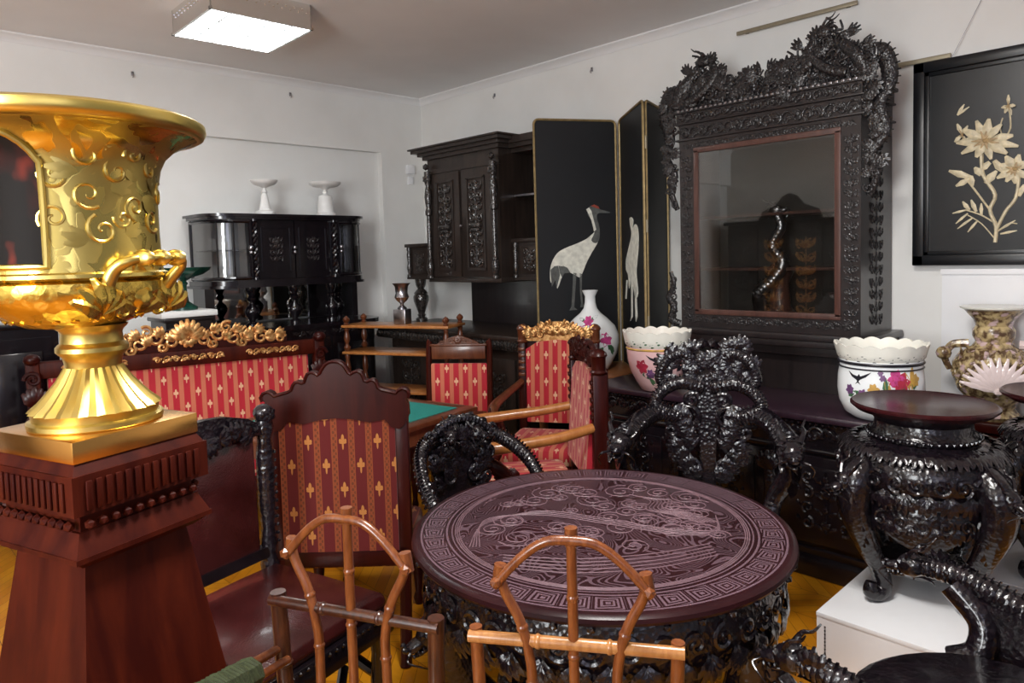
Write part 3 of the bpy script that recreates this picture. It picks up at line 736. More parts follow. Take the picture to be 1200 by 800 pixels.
# ------------------------------------------------------------------ porcelain
VP = [(.105, 0), (.115, .008), (.135, .04), (.172, .11), (.188, .18), (.186, .235), (.16, .295), (.11, .345), (.068, .38), (.045, .41), (.036, .45), (.034, .49), (.05, .522), (.053, .53), (.044, .527), (.03, .49)]
c = Vector((3.79, 3.145, .802))
t = thing('porcelain_vase', 'white bottle vase painted with pink peonies in front of the crane screen', 'vase', (c.x, c.y, .802), math.atan2(-c.y, -c.x)); t.scale = (1.03, 1.03, 1.03)
bm = B(); lathe(bm, VP, 40); obj('body', bm, 'porcelain', t)
rf = interp([q for q in VP[:12]])
def flowers(t, rf, spots, name='flower', s=1.0):
    rn = random.Random(7)
    for (a, z, r, mat) in spots:
        bm = B()
        for k in range(6): decal(bm, leafpoly(0, 0, r, r*.36, k*PI/3+rn.random()*.4), rf, a, z)
        decal(bm, [(r*.28*math.cos(k*PI/4), r*.28*math.sin(k*PI/4)) for k in range(8)], rf, a, z, .002)
        obj(name, bm, mat, t)
def foliage(t, rf, spots, mat='vgreen', name='foliage'):
    bm = B()
    for (a, z, L, w, an) in spots: decal(bm, leafpoly(0, 0, L, w, an), rf, a, z, .0009)
    obj(name, bm, mat, t)
flowers(t, rf, [(-.35, .275, .045, 'vpink'), (-.12, .335, .035, 'vpink'), (.55, .215, .05, 'vpink')])
foliage(t, rf, [(-.5, .25, .06, .012, 2.5), (-.2, .29, .07, .012, .2), (-.1, .25, .06, .014, -.6), (.3, .20, .07, .014, 2.6), (.6, .18, .09, .018, -.6), (.75, .18, .08, .016, -1.1), (.45, .17, .06, .014, -2.2), (0, .34, .06, .01, .5), (-.3, .335, .05, .01, 2.8)])
foliage(t, rf, [(-.2, .10, .09, .03, -.2), (.05, .08, .08, .025, -.4), (-.3, .075, .07, .022, .4), (.1, .12, .06, .02, .3)], 'vblk', 'rock')
def swallow(t, rf, a, z, s, mat='vblk'):
    bm = B()
    decal(bm, [(-1*s, .45*s), (-.6*s, .05*s), (-.15*s, -.15*s), (0, -.3*s), (.2*s, -.12*s), (.65*s, .1*s), (1.05*s, .5*s), (.5*s, .25*s), (.18*s, .12*s), (.05*s, .28*s), (-.08*s, .12*s), (-.5*s, .2*s)], rf, a, z, .002)
    decal(bm, [(0, -.2*s), (-.25*s, -.5*s), (0, -.36*s), (.22*s, -.52*s)], rf, a, z, .0016); obj('swallow', bm, mat, t)
def jardiniere(label, c, prof, rimprof, mat, extra):
    t = thing('jardiniere', label, 'planter', c, math.atan2(-c[1], -c[0]))
    bm = B(); lathe(bm, prof, 40); obj('body', bm, mat, t)
    n = 16
    bm = B(); zt = rimprof[-1][1]
    def mod(r, z, a):
        k = max(0, (z-rimprof[0][1])/(zt-rimprof[0][1])); w = abs(math.sin(a*n/2))
        return r*(1+.03*k*w), z-.012*k*(1-w)
    inner = [(r-.010, z) for r, z in rimprof[::-1]]
    lathe(bm, rimprof+inner, n*8, I4, mod); r = obj('rim', bm, 'creamporc', t)
    bm = B(); rr = interp(rimprof)
    for k in range(n*2):
        a = k*PI/n; z = rimprof[0][1]+(zt-rimprof[0][1])*(.38 if k % 2 else .55); q = .021
        for m_ in (0, 1):
            decal(bm, [(q*.9*math.cos(b*PI/3+.3), q*.7*math.sin(b*PI/3+.3)) for b in range(6)] if m_ == 0 else leafpoly(.0, -.026, .02, .005, .2), rr, a, z, .0016)
    obj('pierced_pattern', bm, 'vblk' if mat == 'porcelain' else 'vgreen', r)
    bm = B(); lathe(bm, [(prof[-1][0]+.002, prof[-1][1]-.016), (prof[-1][0]+.006, prof[-1][1]-.010), (prof[-1][0]+.002, prof[-1][1]-.004)], 40); obj('band', bm, extra, t)
    return t
PL = [(.085, 0), (.10, .006), (.13, .05), (.165, .11), (.182, .17), (.188, .225), (.186, .25)]
c = Vector((3.45, 2.37, .802))
t = jardiniere('blush planter with painted swallow on the left end of the black buffet', (c.x, c.y, .802), PL, [(.180, .245), (.196, .265), (.200, .29), (.208, .34)], 'pinkporc', 'vyel')
t.scale = (.93, .93, 1.03); rf = interp(PL); swallow(t, rf, -.05, .19, .06)
flowers(t, rf, [(-.55, .15, .045, 'vred'), (-.25, .11, .03, 'vpur'), (.15, .07, .03, 'vpur'), (.6, .17, .03, 'vyel')])
foliage(t, rf, [(-.6, .12, .06, .012, -.8), (-.4, .09, .06, .012, .3), (0, .10, .07, .014, .6), (.2, .12, .06, .012, 1.2), (.3, .05, .06, .012, .4), (-.1, .05, .05, .012, 2.3), (-.3, .06, .05, .012, -.4)])
foliage(t, rf, [(.75, .12, .07, .022, .9), (.5, .10, .05, .016, -.5), (.45, .2, .018, .007, 0), (.7, .21, .018, .007, 1), (.2, .215, .014, .006, .5)], 'vblk', 'butterfly')
foliage(t, rf, [(.4, .17, .06, .010, 1.2), (.55, .2, .05, .010, .9), (.1, .06, .05, .012, 1.7)], 'vyel', 'ochre_leaf')
PR = [(.10, 0), (.12, .005), (.16, .03), (.185, .08), (.192, .13), (.190, .19), (.182, .235), (.186, .262)]
t = jardiniere('white planter with painted swallow and red flower behind the round stand', (3.50, 1.175, .802), PR, [(.176, .255), (.192, .275), (.196, .295), (.206, .335)], 'porcelain', 'vblk')
t.scale = (.95, .95, 1.06); rf = interp(PR); swallow(t, rf, -.52, .195, .055)
flowers(t, rf, [(.45, .18, .05, 'vred'), (.35, .20, .04, 'vpink'), (-.15, .15, .028, 'vyel'), (-.4, .13, .022, 'vpur'), (.05, .2, .016, 'vpur'), (0, .22, .014, 'vpur'), (.85, .19, .03, 'vyel'), (-.75, .14, .025, 'vpur')])
foliage(t, rf, [(-.6, .14, .05, .01, -.6), (-.2, .13, .05, .01, .3), (.1, .14, .06, .012, 1.5), (.3, .13, .06, .012, .6), (.6, .14, .06, .012, 2.2), (.8, .15, .06, .014, 1.4), (-.8, .11, .05, .012, .6)])
foliage(t, rf, [(.75, .15, .10, .014, 1.5), (.68, .15, .08, .012, 1.8), (.2, .13, .08, .012, 1.8)], 'vyel', 'ochre_leaf')
bm = B(); lathe(bm, [(.187, .228), (.1895, .231), (.187, .234)], 40); obj('thin_band', bm, 'vblk', t)
# gilt shell vase on its plinth
c = at(1164, 430, d=3.45)
t = thing('wooden_plinth', 'plain brown plinth under the gilt shell vase, behind the round stand', 'plinth', (c.x, c.y, 0))
bm = B(); box(bm, 0, 0, .37, .24, .24, .66); obj('shaft', bm, 'mahogd', t)
bm = B(); box(bm, 0, 0, .725, .28, .28, .05, I4, .01); obj('top', bm, 'mahogd', t)
bm = B(); box(bm, 0, 0, .03, .26, .26, .06, I4, .01); obj('foot', bm, 'mahogd', t)
t = thing('shell_vase', 'flared gilt and pink vase with a fan shell at its belly, on the right', 'vase', (c.x, c.y, .75), math.atan2(-c.y, -c.x))
bm = B(); lathe(bm, [(.10, 0), (.115, .02), (.09, .05), (.10, .08), (.15, .14), (.172, .21), (.17, .27), (.14, .32), (.09, .35), (.075, .375), (.088, .40), (.088, .43), (.075, .45), (.085, .48), (.125, .53), (.133, .538), (.12, .535), (.07, .48)], 40); obj('body', bm, 'mottled', t)
bm = B()
for k in range(13):
    a = R(-75+150*k/12); mt = on_lathe(.12, .172, .16) @ T(0, .0, .01) @ RZ(-a); leaf(bm, mt, .16, .014, .12, 6)
ball(bm, (.18, .02, .16), .022, I4, 1); obj('shell', bm, 'crystal', t)
for s in (-1, 1):
    bm = B(); tube(bm, smooth([(0, s*.10, .36), (0, s*.17, .35), (.01, s*.20, .29), (0, s*.18, .23)], 6), lambda t: .022*(1-.4*t), 8); ball(bm, (.02, s*.205, .31), .035, I4, 2)
    obj('handle', bm, 'crystal' if s > 0 else 'mottled', t)
bm = B()
for k in range(14): scroll(bm, on_lathe(-1.2+.28*k*.7, .172, .22+.05*math.sin(k*2.1)), .03, 1.3, .005, 1 if k % 2 else -1)
for k in range(8): leaf(bm, on_lathe(-1+.28*k, .16, .28), .07, .014, -.2)
obj('scrollwork', bm, 'mottled', t)
bm = B(); lathe(bm, [(.122, .528), (.140, .536), (.142, .543), (.128, .545)], 40); obj('lip', bm, 'creamporc', t)
# ------------------------------------------------------------------ black buffet
t = thing('carved_buffet', 'long black carved buffet along the right wall under the display cabinet', 'buffet', (4.25, 1.93, 0), -PI/2)
L2 = .90
bm = B(); bx(bm, -L2, L2, -.89, 0, .765, .80, I4, .010); obj('top', bm, 'purple', t)
bm = B(); bx(bm, -L2+.03, L2-.03, -.86, 0, .08, .765); bx(bm, -L2, L2, -.885, -.02, 0, .10, I4, .012); bx(bm, -L2+.01, L2-.01, -.88, 0, .61, .635, I4, .01); bx(bm, -L2+.02, L2-.02, -.87, 0, .12, .145, I4, .006); obj('body', bm, 'black', t)
bm = B(); frieze_carving(bm, T(0, -.862, .70) @ FRONT, 1.68, .10, 22, .007)
for k in range(60): ball(bm, (-.86+k*.0292, -.876, .755), .009, I4, 1)
obj('frieze_carving', bm, 'ebony', t)
for k in range(3):
    x0 = -.56+.56*k
    bm = B(); bx(bm, x0-.25, x0+.25, -.88, -.86, .17, .60, I4, .006); bx(bm, x0-.20, x0+.20, -.888, -.876, .22, .55, I4, .006); d = obj('door', bm, 'black', t)
    bm = B(); panel_carving(bm, T(x0, -.888, .385) @ FRONT, .36, .30, 4, 11+k, .009); obj('carving', bm, 'ebony', d)
for x0 in (-.86, -.28, .28, .86):
    bm = B(); lathe(bm, [(.03, .12), (.035, .16), (.022, .2), (.036, .3), (.03, .42), (.036, .48), (.024, .52), (.036, .60)], 12, T(x0, -.875, 0)); spray(bm, T(x0, -.90, .5) @ FRONT, .1, 5); obj('pilaster', bm, 'ebony', t)
# ------------------------------------------------------------------ carved display cabinet
t = thing('dragon_cabinet', 'large blackwood display cabinet with glazed door and pierced dragon crest on the buffet', 'cabinet', (4.25, 1.90, .7555), -PI/2); t.scale = (1.0556, .70, 1.0556)
w, zb, zt, yf = .50, .35, 1.58, -.64          # half width, floor of the case, top of the case, front
bm = B(); bx(bm, -w+.06, w-.06, yf+.14, 0, .043, .27); bx(bm, -w, w, yf+.05, 0, .24, .29, I4, .008); obj('stand', bm, 'cabplain', t)
bm = B(); bx(bm, -w-.06, w+.06, yf-.05, 0, .325, .36, I4, .008); bx(bm, -w-.04, w+.04, yf-.03, 0, .29, .325, I4, .006); obj('base_moulding', bm, 'cabplain', t)
bm = B()
bx(bm, -w, -w+.03, yf+.03, 0, .36, zt-.17); bx(bm, w-.03, w, yf+.03, 0, .36, zt-.17); bx(bm, -w+.03, w-.03, -.03, 0, .36, zt-.17); bx(bm, -w+.03, w-.03, yf+.03, -.03, .361, .40); bx(bm, -w-.001, w+.001, yf, 0, zt-.17, zt)
obj('case', bm, 'cabplain', t)
bm = B(); bx(bm, -w+.03, w-.03, -.045, -.03, .40, zt-.17); obj('back_lining', bm, 'darkin', t)
for zz in (.68, .98):
    bm = B(); bx(bm, -w+.03, w-.03, -.45, -.045, zz, zz+.015); obj('shelf', bm, 'cabred', t)
bm = B()
for s in (-1, 1): bx(bm, s*(w-.055)-.055, s*(w-.055)+.055, yf, yf+.03, .36, zt-.17)
bx(bm, -.39, .39, yf+.001, yf+.03, .361, .45); bx(bm, -.39, .39, yf+.001, yf+.03, zt-.22, zt-.171); f = obj('door_frame', bm, 'cabplain', t)
bm = B()
for s in (-1, 1): bx(bm, s*.392-.015, s*.392+.015, yf-.012, yf+.02, .45, zt-.215, I4, .004)
for zz in (.452, zt-.215): bx(bm, -.407, .407, yf-.012, yf+.02, zz-.015, zz+.015, I4, .004)
obj('inner_frame', bm, 'cabred', f)
bm = B(); bx(bm, -.385, .385, yf+.002, yf+.007, .46, zt-.225); obj('glass', bm, 'glass', f)
bm = B()
for s in (-1, 1):
    for k in range(9): panel_carving(bm, T(s*.455, yf-.001, .45+.105*k) @ FRONT, .075, .10, 2, k+20, .004)
    for zz in (.42, .5): pass
frieze_carving(bm, T(0, yf, .405) @ FRONT, .95, .06, 18, .004, 3); frieze_carving(bm, T(0, yf, zt-.19) @ FRONT, .95, .045, 20, .004, 5); obj('border_carving', bm, 'cab', f)
bm = B(); frieze_carving(bm, T(0, yf-.01, zt-.115) @ FRONT, .98, .09, 18, .006, 7); frieze_carving(bm, T(0, yf-.03, zt-.03) @ FRONT, 1.0, .06, 22, .005, 9); obj('frieze_carving', bm, 'cab', t)
bm = B(); bx(bm, -w-.02, w+.02, yf-.03, 0, zt-.065, zt-.055, I4, .004); bx(bm, -w-.03, w+.03, yf-.04, 0, zt, zt+.02, I4, .005); bx(bm, -w-.02, w+.02, yf-.025, 0, zt-.155, zt-.145, I4, .003); bx(bm, -w-.01, w+.01, yf-.02, 0, zt-.055, zt); obj('cornice', bm, 'cabplain', t)
bm = B()
for k in range(34): box(bm, -w+.015+k*.0294, yf-.045, zt+.012, .016, .012, .012, I4, .003)
obj('dentil_beads', bm, 'silvered', t)
for s in (-1, 1):
    bm = B()
    for k in range(8): panel_carving(bm, T(s*w, -.33, .46+.125*k) @ RZ(s*PI/2) @ FRONT, .34, .12, 2, 40+k, .006)
    obj('side_carving', bm, 'cab', t)
# crest: two dragons facing each other in clouds
def env(x):
    return .085+.20*math.exp(-((abs(x)-.34)/.13)**2)+.06*math.exp(-(x/.13)**2)
zc = zt+.02; yc = yf-.0
for s in (-1, 1):
    bm = B()
    dragon_body(bm, [(s*.52, yc, zc+.02), (s*.47, yc-.02, zc+.12), (s*.36, yc+.01, zc+.19), (s*.25, yc-.02, zc+.10), (s*.16, yc, zc+.06), (s*.08, yc-.02, zc+.10), (s*.03, yc, zc+.07)], lambda q: .034-.016*q, spikes=True, dens=5)
    dragon_body(bm, [(s*.44, yc-.03, zc+.03), (s*.34, yc-.035, zc+.07), (s*.26, yc-.02, zc+.16), (s*.30, yc-.01, zc+.25)], lambda q: .028-.008*q, dens=5)
    dragon_head(bm, T(s*.33, yc-.02, zc+.245) @ (RZ(PI) if s > 0 else I4) @ RY(.1) , .040)
    obj('crest_dragon', bm, 'cab', t)
bm = B(); rn = random.Random(5)
edge_ = [(-.56, zc)]
for k in range(57):
    x = -.56+1.12*k/56; edge_.append((x, zc+max(.02, env(x)*(.62+.14*math.sin(k*1.9)+.08*math.sin(k*4.3)))))
edge_.append((.56, zc)); prism(bm, edge_, .03, T(0, yc+.01, 0))
for k in range(330):
    x0 = rn.uniform(-.54, .54); z0 = rn.uniform(.0, env(x0)*.92)
    mt = T(x0, yc+rn.uniform(-.03, .02), zc+z0) @ RZ(rn.uniform(-.4, .4)) @ FRONT @ RZ(rn.uniform(0, 6.28))
    if k % 3 == 0: scroll(bm, mt, rn.uniform(.018, .034), 1.3, .008, rn.choice((-1, 1)))
    elif k % 3 == 1: spray(bm, mt, rn.uniform(.045, .075), 4, 1.4, .2)
    else: tube(bm, smooth([(0, 0, 0), (.03, .02, .01), (.05, -.01, .0), (.085, .02, 0)], 4), lambda q: .009*(1-.4*q), 6, mt)
for x0, zz, a in ((-.52, .07, 1.2), (-.43, .19, .5), (-.30, .22, -.3), (.44, .20, -.8), (.50, .14, -1.2), (.30, .22, .3), (.22, .19, .8), (-.06, .10, .3), (.05, .11, -.3)):
    spray(bm, T(x0, yc, zc+zz) @ FRONT @ RZ(a), .075, 4, .9, .14)
obj('crest_clouds', bm, 'cab', t)
# dragons hanging over the two sides, and the little dragon low on the left
for s in (-1, 1):
    bm = B()
    dragon_body(bm, [(s*.50, yf+.02, zc+.10), (s*.585, yf+.04, zc+.10), (s*.615, yf+.05, zc-.02), (s*.575, yf+.03, zc-.14), (s*.60, yf+.03, zc-.26), (s*.545, yf+.02, zc-.36), (s*.565, yf+.02, zc-.46), (s*.53, yf+.03, zc-.56)], lambda q: .046-.030*q, up=(s, 0, .2), dens=5)
    for k in range(16):
        spray(bm, T(s*(.56+.02*math.sin(k*2)), yf+.0+.02*math.cos(k*3), zc+.06-.035*k) @ FRONT @ RZ(k*1.3), .06, 4, 1.6, .2)
        if k % 2: scroll(bm, T(s*(.55+.02*math.cos(k)), yf, zc-.035*k) @ FRONT @ RZ(k), .026, 1.3, .007, s)
    obj('hanging_dragon', bm, 'cab', t)
bm = B(); dragon_body(bm, [(-.52, yf+.02, .37), (-.57, yf, .40), (-.55, yf, .47), (-.585, yf, .53), (-.55, yf, .60), (-.57, yf, .68)], lambda q: .026-.014*q, up=(-1, 0, 0), dens=5)
for k in range(8): scroll(bm, T(-.55, yf, .39+.035*k) @ FRONT @ RZ(k*1.4), .022, 1.3, .007, 1 if k % 2 else -1)
obj('bracket_dragon', bm, 'cab', t)
# figure inside the cabinet
t = thing('carved_figure', 'pale twisting dragon on a dark rootwood stand behind the cabinet glass', 'figurine', (4.25-.23, 1.90, .7555+.402*1.0556), -PI/2)
bm = B(); lathe(bm, [(.09, 0), (.10, .03), (.06, .08), (.05, .22), (.075, .28), (.05, .33), (0, .34)], 14); obj('stand', bm, 'cabred', t)
bm = B(); dragon_body(bm, [(-.09, -.05, .05), (-.08, -.1, .16), (.0, -.09, .24), (.05, -.07, .34), (-.02, -.05, .44), (.03, -.05, .54), (.0, -.05, .62)], lambda q: .040-.016*q, dens=5); dragon_head(bm, T(.0, -.05, .64), .036); obj('dragon', bm, 'silvered', t)
# ------------------------------------------------------------------ framed flower picture
t = thing('framed_picture', 'black framed picture of ivory flowers hanging at the right end of the wall', 'picture', (XW-.035, .885, 1.487), -PI/2)
PW, PH = .372, 1.06
bm = B()
for x0, x1, z0, z1 in ((-PW, -PW+.055, 0, PH), (PW-.055, PW, 0, PH), (-PW, PW, 0, .055), (-PW, PW, PH-.055, PH)): bx(bm, x0, x1, -.03, .012, z0, z1, I4, .006)
for x0, x1, z0, z1 in ((-PW+.05, -PW+.075, .05, PH-.05), (PW-.075, PW-.05, .05, PH-.05), (-PW+.05, PW-.05, .05, .075), (-PW+.05, PW-.05, PH-.075, PH-.05)): bx(bm, x0, x1, -.018, .01, z0, z1, I4, .003)
obj('frame', bm, 'picblack', t)
bm = B(); bx(bm, -PW+.05, PW-.05, -.006, .01, .05, PH-.05); obj('panel', bm, 'picblack', t)
def pq(px, py):
    c = at(px, py, x=XW-.045); return (.885-c.y, c.z-1.487)
def stem(bm, pts, r=.006): tube(bm, smooth([(pq(*p)[0], -.008, pq(*p)[1]) for p in pts], 4), r, 6)
bm = B()
for pts, r in (([(1166, 284), (1167, 265), (1160, 246), (1166, 228), (1152, 205), (1150, 180)], .009), ([(1168, 268), (1178, 248), (1190, 232), (1194, 208)], .008), ([(1167, 262), (1150, 252), (1132, 246)], .004), ([(1176, 164), (1184, 150), (1183, 130)], .004), ([(1176, 163), (1172, 150), (1175, 138)], .003), ([(1160, 246), (1142, 222), (1128, 205)], .005), ([(1168, 272), (1182, 262), (1192, 262)], .003), ([(1166, 280), (1150, 262), (1134, 252)], .003)):
    stem(bm, pts, r)
obj('stem', bm, 'ivory', t)
def petal(bm, a, b, w, lift=.012):
    (x0, z0), (x1, z1) = pq(*a), pq(*b); L = math.hypot(x1-x0, z1-z0)
    leaf(bm, T(x0, -.008-(lift-.012), z0) @ FRONT @ RZ(math.atan2(-(x1-x0), z1-z0)), L, w, .12, 4)
def bloom(name, cx, cy, spec, w=.028):
    bm = B()
    for i, (dx, dy) in enumerate(spec): petal(bm, (cx+dx*.18, cy+dy*.18), (cx+dx*1.08, cy+dy*1.08), w*(.62 if i % 2 else .72), .012+.006*(i % 3))
    f = obj(name, bm, 'ivory', t)
    bm = B(); ball(bm, (pq(cx, cy)[0], -.018, pq(cx, cy)[1]), w*.55, I4, 1)
    for i, (dx, dy) in enumerate(spec): petal(bm, (cx, cy), (cx+dx*.5, cy+dy*.5), w*.22, .026)
    obj('flower_heart', bm, 'ivorydark', f)
bloom('peony', 1155, 165, ((-32, 2), (-26, 14), (-24, -12), (-10, -22), (4, -24), (18, -18), (30, -6), (36, 6), (24, 14), (6, 20), (-10, 18)))
bloom('peony', 1190, 198, ((-22, -4), (-20, 10), (-10, -14), (4, -16), (16, -8), (14, 10), (0, 16), (-10, 14)), .026)
bloom('small_flower', 1182, 124, ((-8, 2), (0, -12), (8, 0), (3, 10), (-4, 8)), .012)
bloom('small_flower', 1128, 158, ((-6, -12), (6, -10), (-8, 8), (4, 10)), .014)
bm = B()
for a, b, w in (((1122, 135), (1130, 122), .008), ((1122, 135), (1136, 125), .006)): petal(bm, a, b, w)
obj('butterfly', bm, 'ivory', t)
bm = B()
for a, b, w in (((1138, 208), (1112, 200), .016), ((1136, 210), (1120, 218), .014), ((1138, 206), (1140, 218), .012), ((1150, 205), (1142, 196), .016), ((1155, 215), (1168, 200), .018), ((1132, 246), (1116, 250), .006), ((1134, 250), (1120, 262), .006), ((1140, 255), (1122, 268), .006), ((1146, 258), (1134, 272), .006), ((1136, 246), (1128, 236), .010), ((1144, 248), (1138, 234), .010), ((1150, 252), (1150, 238), .008), ((1170, 270), (1190, 258), .006), ((1172, 274), (1192, 270), .006), ((1160, 190), (1148, 200), .016), ((1165, 188), (1176, 202), .016), ((1194, 230), (1200, 216), .012)):
    bm = B(); petal(bm, a, b, w); obj('leaf', bm, 'ivory', t)
bm = B()
tube(bm, [(-.21, -.005, PH-.02), (-.06, .02, 1.36)], .0016, 5); tube(bm, [(.21, -.005, PH-.02), (.06, .02, 1.36)], .0016, 5); obj('hanging_wire', bm, 'silvered', t)
# ------------------------------------------------------------------ tall pedestal and gold urn
C1 = at(84, 519, d=1.17); R1 = at(231, 483, z=C1.z); e1 = (R1-C1); ps = e1.length; e1.normalize(); n1 = Vector((-e1.y, e1.x, 0))
pc = C1+e1*ps/2+n1*ps/2; PZ = C1.z; pa = math.atan2(e1.y, e1.x); hs = ps/2
t = thing('urn_pedestal', 'tall tapering red wood pedestal with brass block top carrying the gold urn', 'pedestal', (pc.x, pc.y, 0), pa)
def sq(bm, z0, z1, h0, h1=None, bev=0):
    h1 = h0 if h1 is None else h1
    a = [bm.verts.new((x*h0, y*h0, z0)) for x, y in ((-1, -1), (1, -1), (1, 1), (-1, 1))]; b = [bm.verts.new((x*h1, y*h1, z1)) for x, y in ((-1, -1), (1, -1), (1, 1), (-1, 1))]
    bm.faces.new(a[::-1]); bm.faces.new(b)
    for i in range(4): bm.faces.new((a[i], a[(i+1) % 4], b[(i+1) % 4], b[i]))
bm = B(); bx(bm, -hs, hs, -hs, hs, PZ-.038, PZ, I4, .002); obj('brass_block', bm, 'brass', t)
z1 = PZ-.038
bm = B(); sq(bm, z1-.018, z1, hs+.006, hs-.004); sq(bm, z1-.085, z1-.018, hs+.010); sq(bm, z1-.118, z1-.085, hs-.012); sq(bm, z1-.155, z1-.118, hs+.010, hs-.006); sq(bm, z1-.164, z1-.155, hs+.012); sq(bm, z1-.18, z1-.164, hs-.012, hs+.008); obj('entablature', bm, 'mahog', t)
bm = B()
for a in range(4):
    for k in range(13):
        q = -hs+.008+(2*hs-.016)*(k+.5)/13; bx(bm, q-.0055, q+.0055, -hs-.0145, -hs-.009, z1-.078, z1-.028, RZ(a*PI/2), .002)
obj('fluting', bm, 'mahog', t)
bm = B()
for a in range(4):
    for k in range(10):
        q = -hs+.01+(2*hs-.02)*(k+.5)/10; ball(bm, (q, -hs-.001, z1-.105), .0095, RZ(a*PI/2), 1)
obj('bead_row', bm, 'mahog', t)
zs = z1-.18
bm = B(); sq(bm, .28, zs, .215, hs-.022); obj('shaft', bm, 'mahog', t)
bm = B(); bx(bm, -.245, .245, -.245, .245, 0, .22, I4, .006); sq(bm, .22, .28, .245, .215); obj('plinth_base', bm, 'mahog', t)
# urn
ax = Vector((pc.x, pc.y, 0)); D = (ROT.transposed() @ (Vector((pc.x, pc.y, PZ))-Vector((0, 0, HCAM)))).z*-1
k_ = D/F_PX/1.17
def zu(y): return at(98, y, d=D).z-PZ
ua = math.atan2(-pc.y, -pc.x)
shift = Vector((math.sin(R(44.06)-PI/2+PI/2), 0, 0))
rightv = ROT @ Vector((1, 0, 0)); off = rightv*(-17*D/F_PX)
t = thing('gold_urn', 'large gold campana urn with painted panel and mask handle on the pedestal', 'urn', (pc.x+off.x, pc.y+off.y, PZ), ua)
y0 = zu(494)
def prof(l): return [(r*k_, zu(y)-y0) for r, y in l]
bm = B()
fo = -off*1.0; fm = RZ(-ua) @ T(fo.x, fo.y, 0) @ RZ(ua)
lathe(bm, prof([(80, 494), (82, 492), (82, 487), (76, 485), (77, 478), (78, 476)]), 48, fm); obj('foot_ring', bm, 'gold', t)
bm = B(); lathe(bm, prof([(78, 476), (74, 472), (66, 466), (56, 456), (45, 444), (38, 434), (34, 428)]), 96, fm, lambda r, z, a: (r*(1+.035*math.cos(a*24)), z)); obj('fluted_foot', bm, 'gold', t)
bm = B(); lathe(bm, prof([(34, 428), (35, 422), (37, 416), (41, 413), (44, 410), (44, 405), (41, 402), (38, 400), (37, 390), (39, 386), (43, 383), (45, 380)]), 40, fm); obj('stem', bm, 'gold', t)
bm = B(); lathe(bm, prof([(42, 382), (58, 380), (80, 372), (98, 362), (110, 350), (113, 340), (112, 331), (107, 328)]), 72); obj('bowl', bm, 'goldc', t)
BODY = prof([(109, 328), (116, 325), (116, 321), (111, 319), (110, 314), (109, 300), (108, 275), (108, 245), (110, 218), (114, 200), (121, 187), (134, 176), (152, 168), (166, 164), (171, 160), (172, 152), (168, 147), (158, 148), (130, 162), (102, 200)])
bm = B(); lathe(bm, BODY, 72); obj('body', bm, 'etched', t)
bm = B(); lathe(bm, prof([(166, 165), (172, 162), (175.5, 156), (174.5, 149), (168, 145.5)]), 72); obj('rim', bm, 'gold', t)
rb = interp(BODY[3:14])
# painted reserve with an arched head, curved with the body
a0, a1 = R(-106), R(-13); zb_, zt_ = zu(312)-y0, zu(150)-y0+.0
bm = B(); N = 24; cols = []
for i in range(N+1):
    a = a0+(a1-a0)*i/N; f = abs(2*i/N-1); top = zu(174)-y0+ (zu(196)-zu(225))*0 - (0 if f < .55 else ((f-.55)/.45)**2*.05)
    cols.append([bm.verts.new(((rb(zb_+(top-zb_)*j/10)+.003)*math.cos(a), (rb(zb_+(top-zb_)*j/10)+.003)*math.sin(a), zb_+(top-zb_)*j/10)) for j in range(11)])
for i in range(N):
    for j in range(10): bm.faces.new((cols[i][j], cols[i+1][j], cols[i+1][j+1], cols[i][j+1]))
edge = [c[0].co.copy() for c in cols]+[v.co.copy() for v in cols[-1][1:]]+[c[-1].co.copy() for c in cols[::-1][1:]]+[v.co.copy() for v in cols[0][::-1][1:-1]]
pr = obj('painted_panel', bm, 'painted', t)
bm = B(); tube(bm, edge, .0055, 8, I4, 1, True); obj('panel_border', bm, 'gold', pr)
# chased scrolls on the body
bm = B(); zm = (zu(230)-y0)
for (a, dz, r, fl, rot) in ((12, .055, .030, 1, .3), (12, -.01, .026, -1, 2.2), (30, .03, .026, 1, 1.2), (40, .06, .02, -1, .2), (-6, .02, .024, 1, 2.8), (-8, -.05, .024, -1, .6), (20, -.07, .028, 1, 2), (44, -.03, .024, -1, 1.4), (58, .04, .022, 1, .4), (62, -.05, .024, -1, 2.4), (78, 0, .026, 1, 1), (34, -.05, .018, 1, 3)):
    scroll(bm, on_lathe(R(a), rb(zm+dz)-.001, zm+dz) @ RZ(rot) @ SC(1, 1, .3), r, 1.3, .0036, fl, None, 6)
for (a, dz, L, rot) in ((16, -.03, .05, .2), (6, .03, .045, 1.5), (26, .0, .04, -1.2), (46, .02, .04, .8), (52, -.01, .04, -2.2), (-12, .05, .035, .4), (22, .07, .035, -.4), (10, -.09, .04, 1.2), (36, -.08, .035, -.8), (66, .0, .04, .4)):
    spray(bm, on_lathe(R(a), rb(zm+dz)-.0005, zm+dz) @ RZ(rot) @ SC(1, 1, .22), L, 3, .9, .2)
obj('chased_scrolls', bm, 'gold', t)
bm = B(); rbowl = interp(prof([(43, 383), (58, 380), (80, 372), (98, 362), (110, 350), (113, 340)]))
for k in range(22):
    mt = on_lathe(R(-150+k*15), rbowl(zu(371)-y0), zu(373)-y0, R(55)); leaf(bm, mt, .05, .011, .0, 5)
obj('acanthus', bm, 'goldc', t)
